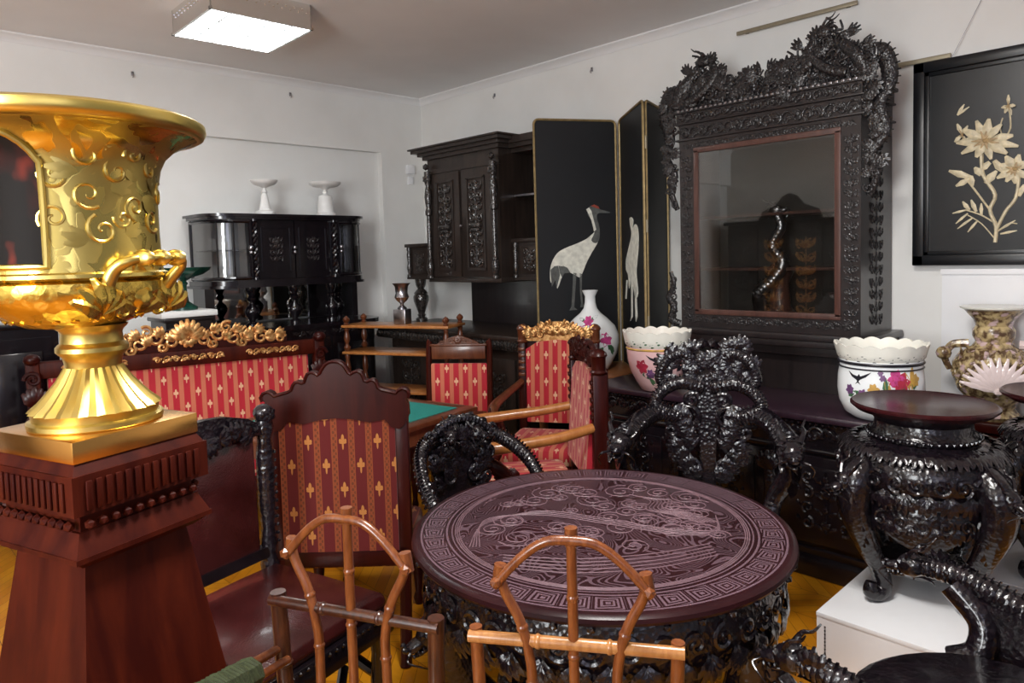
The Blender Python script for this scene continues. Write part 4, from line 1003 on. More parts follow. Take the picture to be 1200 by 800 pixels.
# two handles: a horizontal bar bent out from a leafy mask
zh = zu(340)-y0
for s, a in ((1, 46), (-1, -134)):
    bm = B(); mt = on_lathe(R(a), .112*D/1.3, zh) @ SC(1.32, 1.15, 1.7)
    tube(bm, smooth([(-.052, -.008, .008), (-.050, .030, .020), (-.042, .044, .034), (-.02, .048, .042), (.02, .048, .044), (.045, .046, .040), (.056, .036, .034), (.052, .012, .020), (.05, -.012, .008)], 6), lambda q: .0095+.003*math.cos(q*2*PI), 10, mt)
    for q in (-.03, 0, .03): ball(bm, (q, .048, .043), .0135, mt, 2, (.5, 1, 1))
    h_ = obj('handle', bm, 'gold', t)
    bm = B(); ball(bm, (0, -.012, .006), .026, mt, 2, (1, 1.1, .8))
    for q in (-.062, .0, .056):
        spray(bm, mt @ T(q, -.035, .008), .058, 6, 2.2, .22)
    for q in (-1, 1): scroll(bm, mt @ T(q*.035, -.03, .014), .018, 1.3, .006, q)
    obj('mask', bm, 'goldc', h_)
# ------------------------------------------------------------------ sofa
t = thing('carved_sofa', 'red striped sofa with gilded carved crest against the back wall', 'sofa', (1.655, 4.66, 0), R(-13))
hw = .83
bm = B(); bx(bm, -hw+.06, hw-.06, .03, .09, .50, .985, RX(-.06), .02); obj('back_cushion', bm, 'fabric', t)
bm = B(); bx(bm, -hw+.07, hw-.07, -.56, .03, .33, .47, I4, .035); obj('seat', bm, 'fabric', t)
bm = B(); bx(bm, -hw, hw, .045, .115, .955, 1.055, I4, .012); bx(bm, -hw, hw, .05, .12, .30, .50); obj('back_rail', bm, 'mahog', t)
bm = B(); bx(bm, -hw+.02, hw-.02, -.58, .06, .25, .335, I4, .012); obj('seat_rail', bm, 'mahog', t)
for x0, L0, n0 in ((-.52, .34, 8), (.52, .34, 8), (0, .42, 8)):
    bm = B(); frieze_carving(bm, T(x0, .042, 1.005) @ FRONT, L0, .055, n0, .006, 3); obj('rail_carving', bm, 'gilt', t)
bm = B(); rn = random.Random(3)
def cre(x): return .06+.125*math.cos(min(1, abs(x)/.62)*PI/2)*(.82+.18*math.cos(x*16))
pts = [(-.62, 1.05)]+[(-.62+1.24*k/40, 1.055+cre(-.62+1.24*k/40)*.86) for k in range(41)]+[(.62, 1.05)]
prism(bm, pts, .025, T(0, .065, 0)); obj('crest_board', bm, 'mahogd', t)
bm = B()
for s in (-1, 1):
    for (x, z, r, ro) in ((.10, .06, .045, .5), (.19, .09, .05, 1.4), (.28, .06, .055, .3), (.37, .07, .05, 1.8), (.45, .045, .045, .4), (.52, .045, .035, 1.5), (.58, .03, .03, .3), (.15, .03, .03, 2.2), (.33, .025, .03, 2.8), (.235, .13, .035, .8), (.41, .095, .03, 2.2)):
        scroll(bm, T(s*x, .06, 1.055+z) @ FRONT @ RZ(s*ro), r*1.1, 1.35, .0125, s)
    for k in range(8):
        x = .08+.066*k; spray(bm, T(s*x, .058, 1.06+cre(x)*(.35+.3*(k % 2))) @ FRONT @ RZ(-s*(.5+.1*k)), .075, 4, 1.1, .2)
rosette(bm, T(0, .05, 1.13) @ FRONT, .06, 9); spray(bm, T(0, .055, 1.13) @ FRONT, .125, 9, 2.6, .2)
obj('gilded_crest', bm, 'gilt', t)
for s in (-1, 1):
    bm = B(); bx(bm, s*(hw+.005)-.035, s*(hw+.005)+.035, .03, .12, .05, 1.06, I4, .01); obj('back_post', bm, 'mahog', t)
    bm = B(); ball(bm, (s*(hw+.005), .03, 1.075), .045, I4, 2, (1, 1, .8)); scroll(bm, T(s*(hw+.005), .02, .96) @ FRONT, .045, 1.4, .012, s); spray(bm, T(s*(hw+.0), .02, .80) @ FRONT, .12, 5, 1.2)
    lathe(bm, [(.03, .58), (.04, .60), (.03, .62), (.04, .64), (.03, .66), (.038, .70), (.03, .75)], 12, T(s*(hw+.005), .0, 0)); obj('post_carving', bm, 'mahogd', t)
    bm = B(); tube(bm, smooth([(s*hw, .03, .74), (s*(hw+.02), -.15, .72), (s*(hw+.03), -.38, .70), (s*(hw+.02), -.50, .66), (s*hw, -.52, .58), (s*hw, -.46, .54)], 6), .036, 10); tube(bm, smooth([(s*hw, -.47, .56), (s*(hw-.02), -.43, .46), (s*hw, -.52, .34)], 6), .034, 10); obj('arm', bm, 'mahog', t)
    bm = B(); tube(bm, smooth([(s*(hw-.06), -.53, .26), (s*(hw-.05), -.56, .18), (s*(hw-.09), -.53, .08), (s*(hw-.07), -.56, 0)], 6), [.045, .04, .025, .028], 10); obj('leg', bm, 'mahog', t)
# ------------------------------------------------------------------ game table
t = thing('game_table', 'square wooden table with turquoise green baize top behind the red chair', 'table', (2.0, 3.385, 0), R(11.5))
bm = B()
for a, b in ((.55, .48),):
    bx(bm, -a, a, -b, -b+.085, .725, .752, I4, .006); bx(bm, -a, a, b-.085, b, .725, .752, I4, .006); bx(bm, -a, -a+.085, -b+.085, b-.085, .725, .752, I4, .006); bx(bm, a-.085, a, -b+.085, b-.085, .725, .752, I4, .006)
    bx(bm, -a+.03, a-.03, -b+.03, b-.03, .64, .725)
obj('frame', bm, 'walnut', t)
bm = B(); bx(bm, -.465, .465, -.395, .395, .72, .7535); obj('baize', bm, 'baize', t)
bm = B(); lathe(bm, [(.10, .18), (.13, .22), (.07, .28), (.06, .36), (.09, .44), (.10, .50), (.06, .56), (.09, .62), (.16, .64)], 20); obj('column', bm, 'walnut', t)
for k in range(4):
    bm = B(); tube(bm, smooth([(.05, 0, .24), (.15, 0, .25), (.27, 0, .12), (.36, 0, .05), (.40, 0, .03)], 6), [.045, .04, .032, .028, .028], 10, RZ(k*PI/2+PI/4)); obj('foot', bm, 'walnut', t)
# ------------------------------------------------------------------ etagere
fl, frr = Vector((2.80, 4.76, 0)), Vector((3.18, 3.95, 0)); ce = (fl+frr)/2; du = (frr-fl).normalized(); nb = Vector((-du.y, du.x, 0)); nb = nb if nb.dot(Vector((1, 1, 0))) > 0 else -nb
ew = (frr-fl).length/2; ed = .30; ce = ce+nb*ed/2
t = thing('etagere', 'honey wood open shelf stand with turned posts and finials behind the sofa', 'shelf stand', (ce.x, ce.y, 0), face(-nb.x, -nb.y))
for z in (1.105, .905, .62, .22):
    bm = B(); bx(bm, -ew, ew, -ed/2, ed/2, z-.014, z+.006, I4, .004); obj('shelf', bm, 'honey', t)
PST = [(.012, 0), (.02, .01), (.026, .03), (.016, .045), (.013, .06), (.02, .075), (.024, .10), (.020, .13), (.014, .155), (.02, .17), (.014, .185)]
for sx in (-1, 1):
    for sy in (-1, 1):
        bm = B(); mtp = T(sx*(ew-.03), sy*(ed/2-.03), 0)
        lathe(bm, [(.02, 0), (.026, .03), (.016, .07), (.02, .12), (.018, .20)], 12, mtp)
        for z, h in ((.226, .38), (.626, .265), (.911, .18)): lathe(bm, [(r, z+q*h/.185) for r, q in PST], 12, mtp)
        obj('post', bm, 'walnut', t)
        bm = B(); lathe(bm, [(.018, 1.111), (.022, 1.118), (.012, 1.128), (.024, 1.142), (.026, 1.155), (.016, 1.168), (.008, 1.174), (0, 1.18)], 12, mtp); obj('finial', bm, 'walnut', t)
c = at(468, 374, z=1.112)
t = thing('pewter_urn', 'small grey footed urn on a square block, on the top shelf of the honey stand', 'urn', (ce.x+nb.x*.02+du.x*-.0, ce.y+nb.y*.02, 1.112), R(25))
cc = at(470, 371, d=(ROT.transposed() @ (Vector((ce.x, ce.y, 1.11))-Vector((0, 0, HCAM)))).z*-1); t.location = (ce.x, ce.y, 1.112)
bm = B(); box(bm, 0, 0, .055, .10, .10, .11, I4, .004); obj('block', bm, 'silvered', t)
bm = B(); lathe(bm, [(.035, .11), (.035, .12), (.012, .14), (.016, .155), (.04, .175), (.055, .20), (.05, .215), (.045, .23), (.05, .28), (.066, .30), (.068, .305), (.055, .30), (.02, .22)], 20); obj('bowl', bm, 'silvered', t)
# ------------------------------------------------------------------ small striped side chair
t = thing('side_chair', 'small red striped side chair beyond the green table, in front of the hutch', 'chair', (2.97, 3.66, 0), face(-.78, -.62))
bm = B(); bx(bm, -.20, .20, .175, .21, .53, .875, RX(-.05) , .012); obj('backrest', bm, 'fabric', t)
bm = B(); bx(bm, -.24, .24, -.26, .20, .40, .485, I4, .03); obj('seat', bm, 'fabric', t)
bm = B(); bx(bm, -.25, .25, -.27, .21, .33, .405, I4, .01); obj('seat_rail', bm, 'mahog', t)
bm = B(); bx(bm, -.19, .19, .215, .25, .895, .985, I4, .004); bx(bm, -.20, .20, .21, .25, .985, 1.0, I4, .004); obj('top_panel', bm, 'walnut', t)
bm = B(); bx(bm, -.19, .19, .2, .24, .50, .535); obj('lower_rail', bm, 'walnut', t)
bm = B(); prism(bm, [(-.15, 1.0), (-.13, 1.015), (-.06, 1.045), (0, 1.06), (.06, 1.045), (.13, 1.015), (.15, 1.0)], .022, T(0, .215, 0))
for s in (-1, 1):
    scroll(bm, T(s*.05, .212, 1.02) @ FRONT, .025, 1.3, .005, s); scroll(bm, T(s*.11, .212, 1.01) @ FRONT, .016, 1.3, .004, s)
rosette(bm, T(0, .21, 1.03) @ FRONT, .03, 7); obj('crest', bm, 'walnut', t)
for s in (-1, 1):
    bm = B(); tube(bm, smooth([(s*.215, .27, 0), (s*.215, .22, .30), (s*.215, .205, .5), (s*.215, .225, .8), (s*.213, .245, .99), (s*.205, .25, 1.02)], 5), .02, 8); obj('back_post', bm, 'mahog', t)
    bm = B(); lathe(bm, [(.016, 0), (.022, .03), (.015, .06), (.025, .2), (.022, .28), (.03, .33)], 12, T(s*.215, -.235, 0)); obj('leg', bm, 'mahog', t)
# ------------------------------------------------------------------ striped armchairs
def armchair(name, label, loc, rz, gilt):
    t = thing(name, label, 'armchair', loc, rz, 'red striped armchairs by the black buffet')
    bm = B(); prism(bm, [(-.225, .50), (.225, .50), (.235, .98), (.15, 1.03), (0, 1.045), (-.15, 1.03), (-.235, .98)], .06, T(0, .22, 0) @ RX(-.08)); obj('backrest', bm, 'fabric', t)
    bm = B(); bx(bm, -.275, .275, -.30, .24, .37, .47, I4, .035); obj('seat', bm, 'fabric', t)
    bm = B(); bx(bm, -.29, .29, -.315, .26, .29, .375, I4, .015); obj('seat_rail', bm, 'mahog', t)
    bm = B(); bx(bm, -.25, .25, .345, .375, .52, 1.04, RX(0) @ T(0, 0, 0)); obj('back_board', bm, 'mahogd', t)
    for s in (-1, 1):
        bm = B(); bx(bm, s*.265-.028, s*.265+.028, .29, .36, 0, 1.02, RX(0), .008); obj('back_post', bm, 'mahogd', t)
        bm = B(); lathe(bm, [(.036, 1.02), (.042, 1.03), (.034, 1.04), (.036, 1.10), (.044, 1.11), (.038, 1.125), (.02, 1.14), (0, 1.145)], 14, T(s*.265, .325, 0))
        for k in range(5): box(bm, s*.265, .287, .80+.042*k+.01, .05, .012, .022, I4, .005)
        obj('post_capital', bm, 'mahogd' if not gilt else 'walnut', t)
        bm = B(); tube(bm, smooth([(s*.27, .29, .76), (s*.30, .12, .73), (s*.315, -.08, .71), (s*.31, -.24, .69), (s*.30, -.30, .64)], 6), [.024, .026, .028, .034, .03], 10); obj('arm', bm, 'honey' if not gilt else 'walnut', t)
        bm = B(); tube(bm, smooth([(s*.30, -.28, .66), (s*.31, -.18, .60), (s*.30, -.12, .52), (s*.285, -.20, .42), (s*.28, -.27, .36)], 6), [.028, .036, .032, .034, .04], 10)
        for k in range(4): spray(bm, T(s*.315, -.2+.03*k, .45+.05*k) @ RZ(s*PI/2) @ FRONT @ RZ(k), .07, 4, 1.4)
        scroll(bm, T(s*.315, -.27, .66) @ RZ(s*PI/2) @ FRONT, .04, 1.4, .012, 1); obj('arm_support', bm, 'mahogd', t)
        bm = B(); tube(bm, smooth([(s*.26, -.28, .30), (s*.265, -.31, .20), (s*.24, -.27, .09), (s*.255, -.30, 0)], 6), [.042, .036, .022, .026], 10); obj('leg', bm, 'mahog', t)
    bm = B(); 
    pts = [(-.24, 1.03)]+[(-.24+.48*k/20, 1.05+.11*math.cos((k/10-1)*1.35)) for k in range(21)]+[(.24, 1.03)]
    prism(bm, pts, .03, T(0, .315, 0))
    for s in (-1, 1):
        for (x, z, r, ro) in ((.06, .05, .035, .5), (.12, .07, .035, 1.5), (.18, .035, .035, .4), (.22, .02, .025, 1.4), (.07, .10, .025, 2), (.13, .025, .02, 2.6)): scroll(bm, T(s*x, .30, 1.05+z) @ FRONT @ RZ(s*ro), r, 1.35, .009, s)
        for k in range(6): spray(bm, T(s*(.03+.038*k), .305, 1.07+.012*(k % 3)) @ FRONT @ RZ(-s*(.4+.2*k)), .07, 4, 1.2, .2)
    rosette(bm, T(0, .30, 1.11) @ FRONT, .045, 8); obj('carved_crest', bm, 'gilt' if gilt else 'mahogd', t)
    return t
armchair('armchair', 'red striped armchair with gilded crest, facing out from beside the porcelain vase', (3.19, 2.995, 0), face(-.86, -.5), True).scale = (.92, 1, 1)
armchair('armchair', 'red striped armchair seen side-on with its dark red frame toward the black buffet', (2.56, 2.57, 0), face(-.79, .60), False)
# ------------------------------------------------------------------ foreground striped chair, seen from behind
t = thing('high_back_chair', 'carved red chair seen from behind with fleur-de-lis striped back', 'chair', (1.59, 2.65, 0), face(.7, .72))
BYK = .235      # local y of the rear face
bm = B()
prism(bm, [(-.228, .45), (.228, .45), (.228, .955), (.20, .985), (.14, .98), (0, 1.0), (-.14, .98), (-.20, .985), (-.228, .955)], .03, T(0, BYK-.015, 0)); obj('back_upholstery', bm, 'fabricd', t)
bm = B()
for s in (-1, 1): bx(bm, s*.252-.026, s*.252+.026, BYK-.03, BYK+.012, .38, 1.0, I4, .006)
bx(bm, -.27, .27, BYK-.03, BYK+.012, .385, .465, I4, .006); obj('back_frame', bm, 'mahogd', t)
half = [(0, 1.212), (.018, 1.210), (.034, 1.200), (.046, 1.184), (.056, 1.166), (.064, 1.160), (.074, 1.168), (.090, 1.172), (.104, 1.166), (.112, 1.150), (.117, 1.134), (.128, 1.130), (.140, 1.136), (.154, 1.134), (.163, 1.122), (.170, 1.104), (.184, 1.096), (.215, 1.088), (.238, 1.082), (.246, 1.092), (.262, 1.100), (.280, 1.094), (.290, 1.078), (.284, 1.062), (.274, 1.054), (.284, 1.030), (.286, .99), (.27, .955), (.245, .935), (.215, .945), (.19, .975), (.13, .965), (.06, .98), (0, .985)]
pts = half+[(-x, z) for x, z in half[::-1][1:-1]]
bm = B(); prism(bm, pts, .04, T(0, BYK-.02, 0)); obj('crest', bm, 'mahogd', t)
bm = B()
top = [p for p in half[:24]]
for s in (-1, 1): tube(bm, [(s*x, BYK+.02, z-.004) for x, z in top], .007, 6)
obj('crest_moulding', bm, 'mahogd', t)
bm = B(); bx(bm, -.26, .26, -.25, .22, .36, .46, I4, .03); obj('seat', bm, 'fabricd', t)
for s in (-1, 1):
    bm = B(); tube(bm, smooth([(s*.245, BYK+.06, 0), (s*.245, BYK+.01, .2), (s*.245, BYK-.005, .42)], 5), .024, 8); obj('leg', bm, 'mahogd', t)
    bm = B(); lathe(bm, [(.018, 0), (.026, .03), (.016, .06), (.028, .2), (.024, .3), (.03, .37)], 12, T(s*.23, -.22, 0)); obj('leg', bm, 'mahogd', t)
# ------------------------------------------------------------------ leather chair
t = thing('leather_chair', 'black carved chair with oxblood leather seat and back beside the gold urn pedestal', 'chair', (.955, 2.17, 0), R(15))
bm = B(); bx(bm, -.27, .27, -.29, .25, .435, .50, I4, .03)
for v in bm.verts:
    q = max(0, 1-(v.co.x/.27)**2)*max(0, 1-((v.co.y+.02)/.27)**2); v.co.z += .03*q if v.co.z > .46 else 0
bmesh.ops.subdivide_edges(bm, edges=bm.edges[:], cuts=2, use_grid_fill=True)
for v in bm.verts:
    if v.co.z > .47: v.co.z += .035*max(0, 1-(v.co.x/.27)**2)*max(0, 1-((v.co.y+.02)/.27)**2)
obj('seat', bm, 'leather', t, 1.2)
bm = B(); bx(bm, -.285, .285, -.30, .26, .36, .44, I4, .012)
for k in range(20): ball(bm, (-.27+k*.0284, -.302, .43), .007, I4, 1); ball(bm, (.287, -.28+k*.0275, .43), .007, I4, 1)
obj('seat_rail', bm, 'black', t)
bm = B(); bx(bm, -.20, .20, .225, .26, .56, .985, RX(-.03), .012); obj('back_leather', bm, 'leather', t)
bm = B()
bx(bm, -.25, .25, .235, .28, .98, 1.02, I4, .008); prism(bm, [(-.22, 1.02), (-.17, 1.05), (-.08, 1.075), (0, 1.08), (.08, 1.075), (.17, 1.05), (.22, 1.02)], .03, T(0, .245, 0))
for k in range(9): spray(bm, T(-.18+.045*k, .24, 1.0) @ FRONT @ RZ(k), .06, 4, 1.5)
obj('top_rail', bm, 'ebony', t)
bm = B(); bx(bm, -.23, .23, .235, .275, .53, .57); obj('lower_rail', bm, 'black', t)
for s in (-1, 1):
    bm = B(); lathe(bm, [(.024, 0), (.03, .04), (.022, .1), (.03, .3), (.03, .44), (.036, .5), (.024, .54), (.034, .58), (.026, .64), (.034, .72), (.034, .9), (.026, .96), (.036, 1.0), (.03, 1.03)], 14, T(s*.245, .255, 0)); ball(bm, (s*.245, .255, 1.055), .038, I4, 2, (1, 1, .9)); rosette(bm, T(s*.245, .225, 1.05) @ FRONT, .03, 6)
    for k in range(12): ball(bm, (s*.245+.02, .228, .58+.03*k), .008, I4, 1)
    obj('back_post', bm, 'ebony', t)
    bm = B(); lathe(bm, [(.02, 0), (.03, .03), (.02, .06), (.032, .2), (.026, .3), (.034, .37)], 14, T(s*.245, -.26, 0)); obj('leg', bm, 'black', t)
    bm = B(); tube(bm, smooth([(s*.245, -.24, .22), (s*.25, 0, .26), (s*.245, .24, .16)], 6), .018, 8); obj('side_stretcher', bm, 'black', t)
bm = B(); tube(bm, smooth([(-.24, -.1, .20), (-.12, -.16, .14), (0, -.1, .24), (.12, -.16, .14), (.24, -.1, .20)], 6), .018, 8); obj('cross_stretcher', bm, 'black', t)
# ------------------------------------------------------------------ round engraved table
TX, TY = 1.716, 1.407
t = thing('round_table', 'large round dark table with dragon-engraved top and key-pattern border in the foreground', 'table', (TX, TY, 0), R(-44))
bm = B(); lathe(bm, [(0, .718), (.565, .718), (.58, .722), (.587, .732), (.585, .742), (.575, .749), (.567, .750), (0, .750)], 96); tp = obj('tabletop', bm, 'engraved', t)
bm = B(); rn = random.Random(12); zt = .7505
def arc(cx, cy, r, a0, a1, n=18, k=1.0): return [(cx+r*math.cos(R(a0+(a1-a0)*i/n)), cy+k*r*math.sin(R(a0+(a1-a0)*i/n)), zt) for i in range(n+1)]
P = []
for k in range(3): P.append(arc(0, 0, .452-.006*k, 0, 360, 72))
for k in range(4): P.append(smooth([(-.40+.01*k, -.16, zt), (-.36, .02+.012*k, zt), (-.18, .12-.012*k, zt), (.02, .04-.015*k, zt), (.20, -.06-.012*k, zt), (.34, -.08-.01*k, zt), (.38, .04, zt)], 8))
for k in range(7): P.append(smooth([(.14+.012*k, .26-.01*k, zt), (.20+.012*k, .19, zt), (.17+.014*k, .11, zt), (.25+.012*k, .05, zt), (.31+.01*k, -.02, zt)], 8))
for k in range(46):
    a = rn.uniform(0, 2*PI); q = rn.uniform(.06, .40); c_ = (q*math.cos(a), q*math.sin(a)); r0 = rn.uniform(.03, .07)
    P.append([(c_[0]+r0*(1-i/26)*math.cos(i*.55+a), c_[1]+r0*(1-i/26)*math.sin(i*.55+a), zt) for i in range(24)])
for k in range(9): P.append([(-.10, .18, zt), (-.10+.12*math.cos(k*.45+.3), .18+.10*math.sin(k*.45+.3), zt)])
for k in range(5): P.append(smooth([(-.30, -.22-.02*k, zt), (-.1, -.26-.022*k, zt), (.12, -.24-.022*k, zt), (.30, -.18-.02*k, zt)], 6))
for p in P:
    p = [q for q in p if q[0]**2+q[1]**2 < .455**2]
    if len(p) > 2: tube(bm, p, .0019, 5)
MT_line = plain('worn_carving_line', (.15, .088, .104), .4, .2, 30); obj('engraved_dragon', bm, MT_line, tp)
bm = B(); lathe(bm, [(.50, .55), (.535, .56), (.54, .60), (.55, .66), (.535, .70), (.56, .715), (.48, .718), (.44, .66), (.44, .56)], 72, I4, lambda r, z, a: (r, z-.012*math.sin(a*18) if z < .58 else z))
for k in range(40):
    a = k*2*PI/40; scroll(bm, on_lathe(a, .545, .64) @ RZ(k), .036, 1.3, .009, 1 if k % 2 else -1)
    spray(bm, on_lathe(a+.08, .545, .60) @ RZ(PI), .07, 5, 1.6, .2)
    ball(bm, (.575*math.cos(a), .575*math.sin(a), .713), .012, I4, 1)
obj('carved_apron', bm, 'ebony', t)
for k in range(6):
    bm = B(); mt = RZ(k*PI/3+.3)
    tube(bm, smooth([(.45, 0, .60), (.50, 0, .50), (.46, 0, .36), (.34, 0, .22), (.31, 0, .12), (.37, 0, .05), (.43, 0, .06), (.42, 0, .11)], 6), [.075, .07, .055, .04, .035, .04, .034, .02], 10, mt)
    dragon_head(bm, mt @ T(.54, 0, .50) @ RY(.5), .05)
    for q in range(3): spray(bm, mt @ T(.50-.05*q, 0, .42-.07*q) @ RZ(PI/2) @ FRONT, .08, 5, 1.4)
    obj('leg', bm, 'ebony', t)
bm = B(); lathe(bm, [(0, .06), (.33, .06), (.35, .08), (.33, .11), (.10, .12), (.09, .2), (.14, .3), (.16, .4), (.10, .5), (.16, .6), (.3, .7), (.3, .718), (0, .718)], 32); obj('centre_column', bm, 'ebony', t)
# ------------------------------------------------------------------ carved dragon chairs
def dragon_chair(label, loc, rz, kind):
    t = thing('dragon_armchair', label, 'chair', loc, rz)
    bm = B(); lathe(bm, [(0, .40), (.24, .40), (.265, .42), (.27, .44), (.25, .46), (0, .465)], 36); obj('seat', bm, 'ebony', t)
    bm = B(); lathe(bm, [(.20, .33), (.25, .34), (.25, .40), (.20, .40)], 36)
    for k in range(24): spray(bm, on_lathe(k*PI/12, .25, .40) @ RZ(PI), .06, 4, 1.5)
    obj('apron', bm, 'ebony', t)
    for k in range(4):
        bm = B(); tube(bm, smooth([(.22, 0, .38), (.26, 0, .30), (.22, 0, .16), (.19, 0, .08), (.24, 0, .02), (.27, 0, .04)], 6), [.045, .045, .03, .024, .03, .02], 10, RZ(k*PI/2+PI/4)); dragon_head(bm, RZ(k*PI/2+PI/4) @ T(.265, 0, .32) @ RY(.6), .03); obj('leg', bm, 'ebony', t)
    if kind == 1:
        for s in (-1, 1):
            bm = B(); dragon_body(bm, [(s*.15, .22, .91), (s*.24, .17, .88), (s*.30, .06, .83), (s*.325, -.06, .76), (s*.31, -.15, .68), (s*.29, -.18, .58), (s*.25, -.13, .48)], lambda q: .038-.008*q, dens=7, seg=12, up=(s*.5, 0, 1)); obj('arm', bm, 'ebony', t)
        bm = B()
        for s in (-1, 1):
            dragon_head(bm, T(s*.075, .16, .92) @ RZ(-PI/2+s*.4), .05)
            for (x, z, r) in ((.06, .98, .036), (.13, .965, .036), (.19, .93, .034), (.10, .85, .04), (.17, .82, .036), (.08, .72, .04), (.15, .70, .034), (.08, .58, .035)): scroll(bm, T(s*x, .18, z) @ FRONT @ RZ(s*x*20), r, 1.4, .013, s)
            for k in range(11): ball(bm, (s*(.015+.021*k), .18, 1.0-.0042*k*k*.30), .025, I4, 1)
            for k in range(8): spray(bm, T(s*(.03+.022*k), .18, .90-.04*k+.03*(k % 3)) @ FRONT @ RZ(k*1.3), .085, 5, 1.8, .2)
        prism(bm, [(-.19, .92), (-.20, .80), (-.15, .68), (-.16, .56), (-.12, .45), (.12, .45), (.16, .56), (.15, .68), (.20, .80), (.19, .92), (.10, .99), (-.10, .99)], .03, T(0, .20, 0)); obj('back_splat', bm, 'ebony', t)
    else:
        bm = B(); rn = random.Random(4)
        for s in (-1, 1):
            dragon_body(bm, [(s*.03, .22, 1.05), (s*.10, .20, 1.13), (s*.18, .19, 1.10), (s*.21, .19, 1.01), (s*.15, .18, .98)], lambda q: .034-.012*q, dens=6)
            dragon_body(bm, [(s*.02, .20, .98), (s*.12, .18, 1.0), (s*.20, .17, .96), (s*.23, .16, .90), (s*.17, .16, .87)], lambda q: .034-.012*q, dens=6)
            for k in range(16): spray(bm, T(s*rn.uniform(.0, .2), .19, rn.uniform(1.02, 1.16)) @ FRONT @ RZ(rn.uniform(0, 6)), .07, 5, 1.6, .2)
        for k in range(12): ball(bm, (.16*math.cos(k*PI/11), .20, 1.08+.10*math.sin(k*PI/11)), .026, I4, 1)
        obj('crest', bm, 'ebony', t)
        bm = B(); prism(bm, [(-.03, .45), (.03, .45), (.035, .7), (.05, .86), (.03, 1.04), (-.03, 1.04), (-.05, .86), (-.035, .7)], .03, T(0, .20, 0))
        for s in (-1, 1):
            for (x, z, r, f) in ((.085, .84, .055, 1), (.10, .72, .06, -1), (.075, .60, .05, 1), (.16, .78, .04, 1), (.07, .92, .035, -1), (.15, .66, .035, 1)): scroll(bm, T(s*x, .19, z) @ FRONT @ RZ(s*f*.8), r, 1.5, .015, s*f)
            for k in range(8): spray(bm, T(s*(.04+.02*(k % 4)), .185, .55+.05*k) @ FRONT @ RZ(-s*(.6+.3*k)), .09, 5, 1.2, .18)
        obj('back_splat', bm, 'ebony', t)
        for s in (-1, 1):
            bm = B(); dragon_body(bm, [(s*.12, .20, .84), (s*.22, .16, .86), (s*.29, .04, .84), (s*.32, -.10, .82), (s*.33, -.20, .82)], [.04, .045, .045, .045, .05] if False else (lambda q: .036+.014*q), dens=6, seg=12); dragon_head(bm, T(s*.33, -.25, .82) @ RZ(-PI/2), .06)
            for k in range(8): spray(bm, T(s*(.26+.01*k), .05-.035*k, .80) @ RZ(s*PI/2) @ FRONT @ RZ(k*1.7), .07, 4, 1.5)
            obj('arm', bm, 'ebony', t)
            bm = B(); tube(bm, smooth([(s*.31, -.16, .80), (s*.33, -.12, .70), (s*.27, -.10, .58), (s*.24, -.14, .46)], 6), [.035, .045, .035, .04], 10); spray(bm, T(s*.33, -.14, .62) @ RZ(s*PI/2) @ FRONT, .12, 6, 1.5); obj('arm_support', bm, 'ebony', t)
    return t
dragon_chair('black dragon chair with scaly horseshoe arms, behind the left edge of the round table', (1.93, 2.235, 0), face(-.25, -.97), 1).scale = (.78, .78, .90)
dragon_chair('tall-backed black dragon chair with scrolled splat, between round table and buffet', (2.69, 1.605, 0), face(-.88, -.47), 2)
# ------------------------------------------------------------------ dark chair at the right front corner
t = thing('dragon_armchair', 'black carved armchair cut by the lower right corner of the photo', 'chair', (1.95, .385, 0), face(.06, 1))
bm = B(); lathe(bm, [(0, .38), (.30, .38), (.33, .40), (.33, .44), (.30, .46), (0, .47)], 36); obj('seat', bm, 'ebony', t)
for s in (-1, 1):
    bm = B(); zz = 0
    dragon_body(bm, [(s*.37, -.30, .63), (s*.38, -.20, .625), (s*.39, -.08, .585), (s*.39, .06, .54), (s*.36, .20, .52), (s*.28, .33, .56)], lambda q: .028+.022*q, dens=7, seg=12, up=(0, 0, 1))
    dragon_head(bm, T(s*.365, -.33, .625) @ RZ(-PI/2) @ RY(.25), .042)
    for k in range(12): spray(bm, T(s*.385, -.26+.05*k, .62-.012*k) @ RZ(s*PI/2) @ FRONT @ RZ(k*1.1), .07, 5, 1.5, .18)
    obj('arm', bm, 'ebony', t)
    bm = B(); tube(bm, smooth([(s*.37, -.22, .60), (s*.36, -.14, .52), (s*.33, -.14, .44), (s*.31, -.2, .40)], 6), .04, 10); obj('arm_support', bm, 'ebony', t)
    bm = B(); prism(bm, [(-.12, .40), (.16, .40), (.18, .55), (.06, .56), (-.10, .575), (-.20, .595), (-.16, .545), (-.125, .48)], .03, T(s*.35, 0, 0) @ RZ(PI/2)); obj('side_panel', bm, 'ebony', t)
for k in range(4):
    bm = B(); tube(bm, smooth([(.26, 0, .38), (.30, 0, .28), (.25, 0, .14), (.23, 0, .06), (.28, 0, .02)], 6), [.05, .05, .03, .026, .03], 10, RZ(k*PI/2+PI/4)); obj('leg', bm, 'ebony', t)
bm = B(); prism(bm, [(-.28, .45), (.28, .45), (.33, .65), (.28, .84), (.12, .93), (0, .96), (-.12, .93), (-.28, .84), (-.33, .65)], .04, T(0, .33, 0))
for k in range(14): scroll(bm, T(-.25+.038*k, .32, .6+.12*math.sin(k)) @ FRONT @ RZ(k), .05, 1.4, .014, 1 if k % 2 else -1); spray(bm, T(-.25+.038*k, .375, .78+.05*math.sin(k*2)) @ FRONT @ RZ(k), .09, 5, 1.5)
obj('back', bm, 'ebony', t)
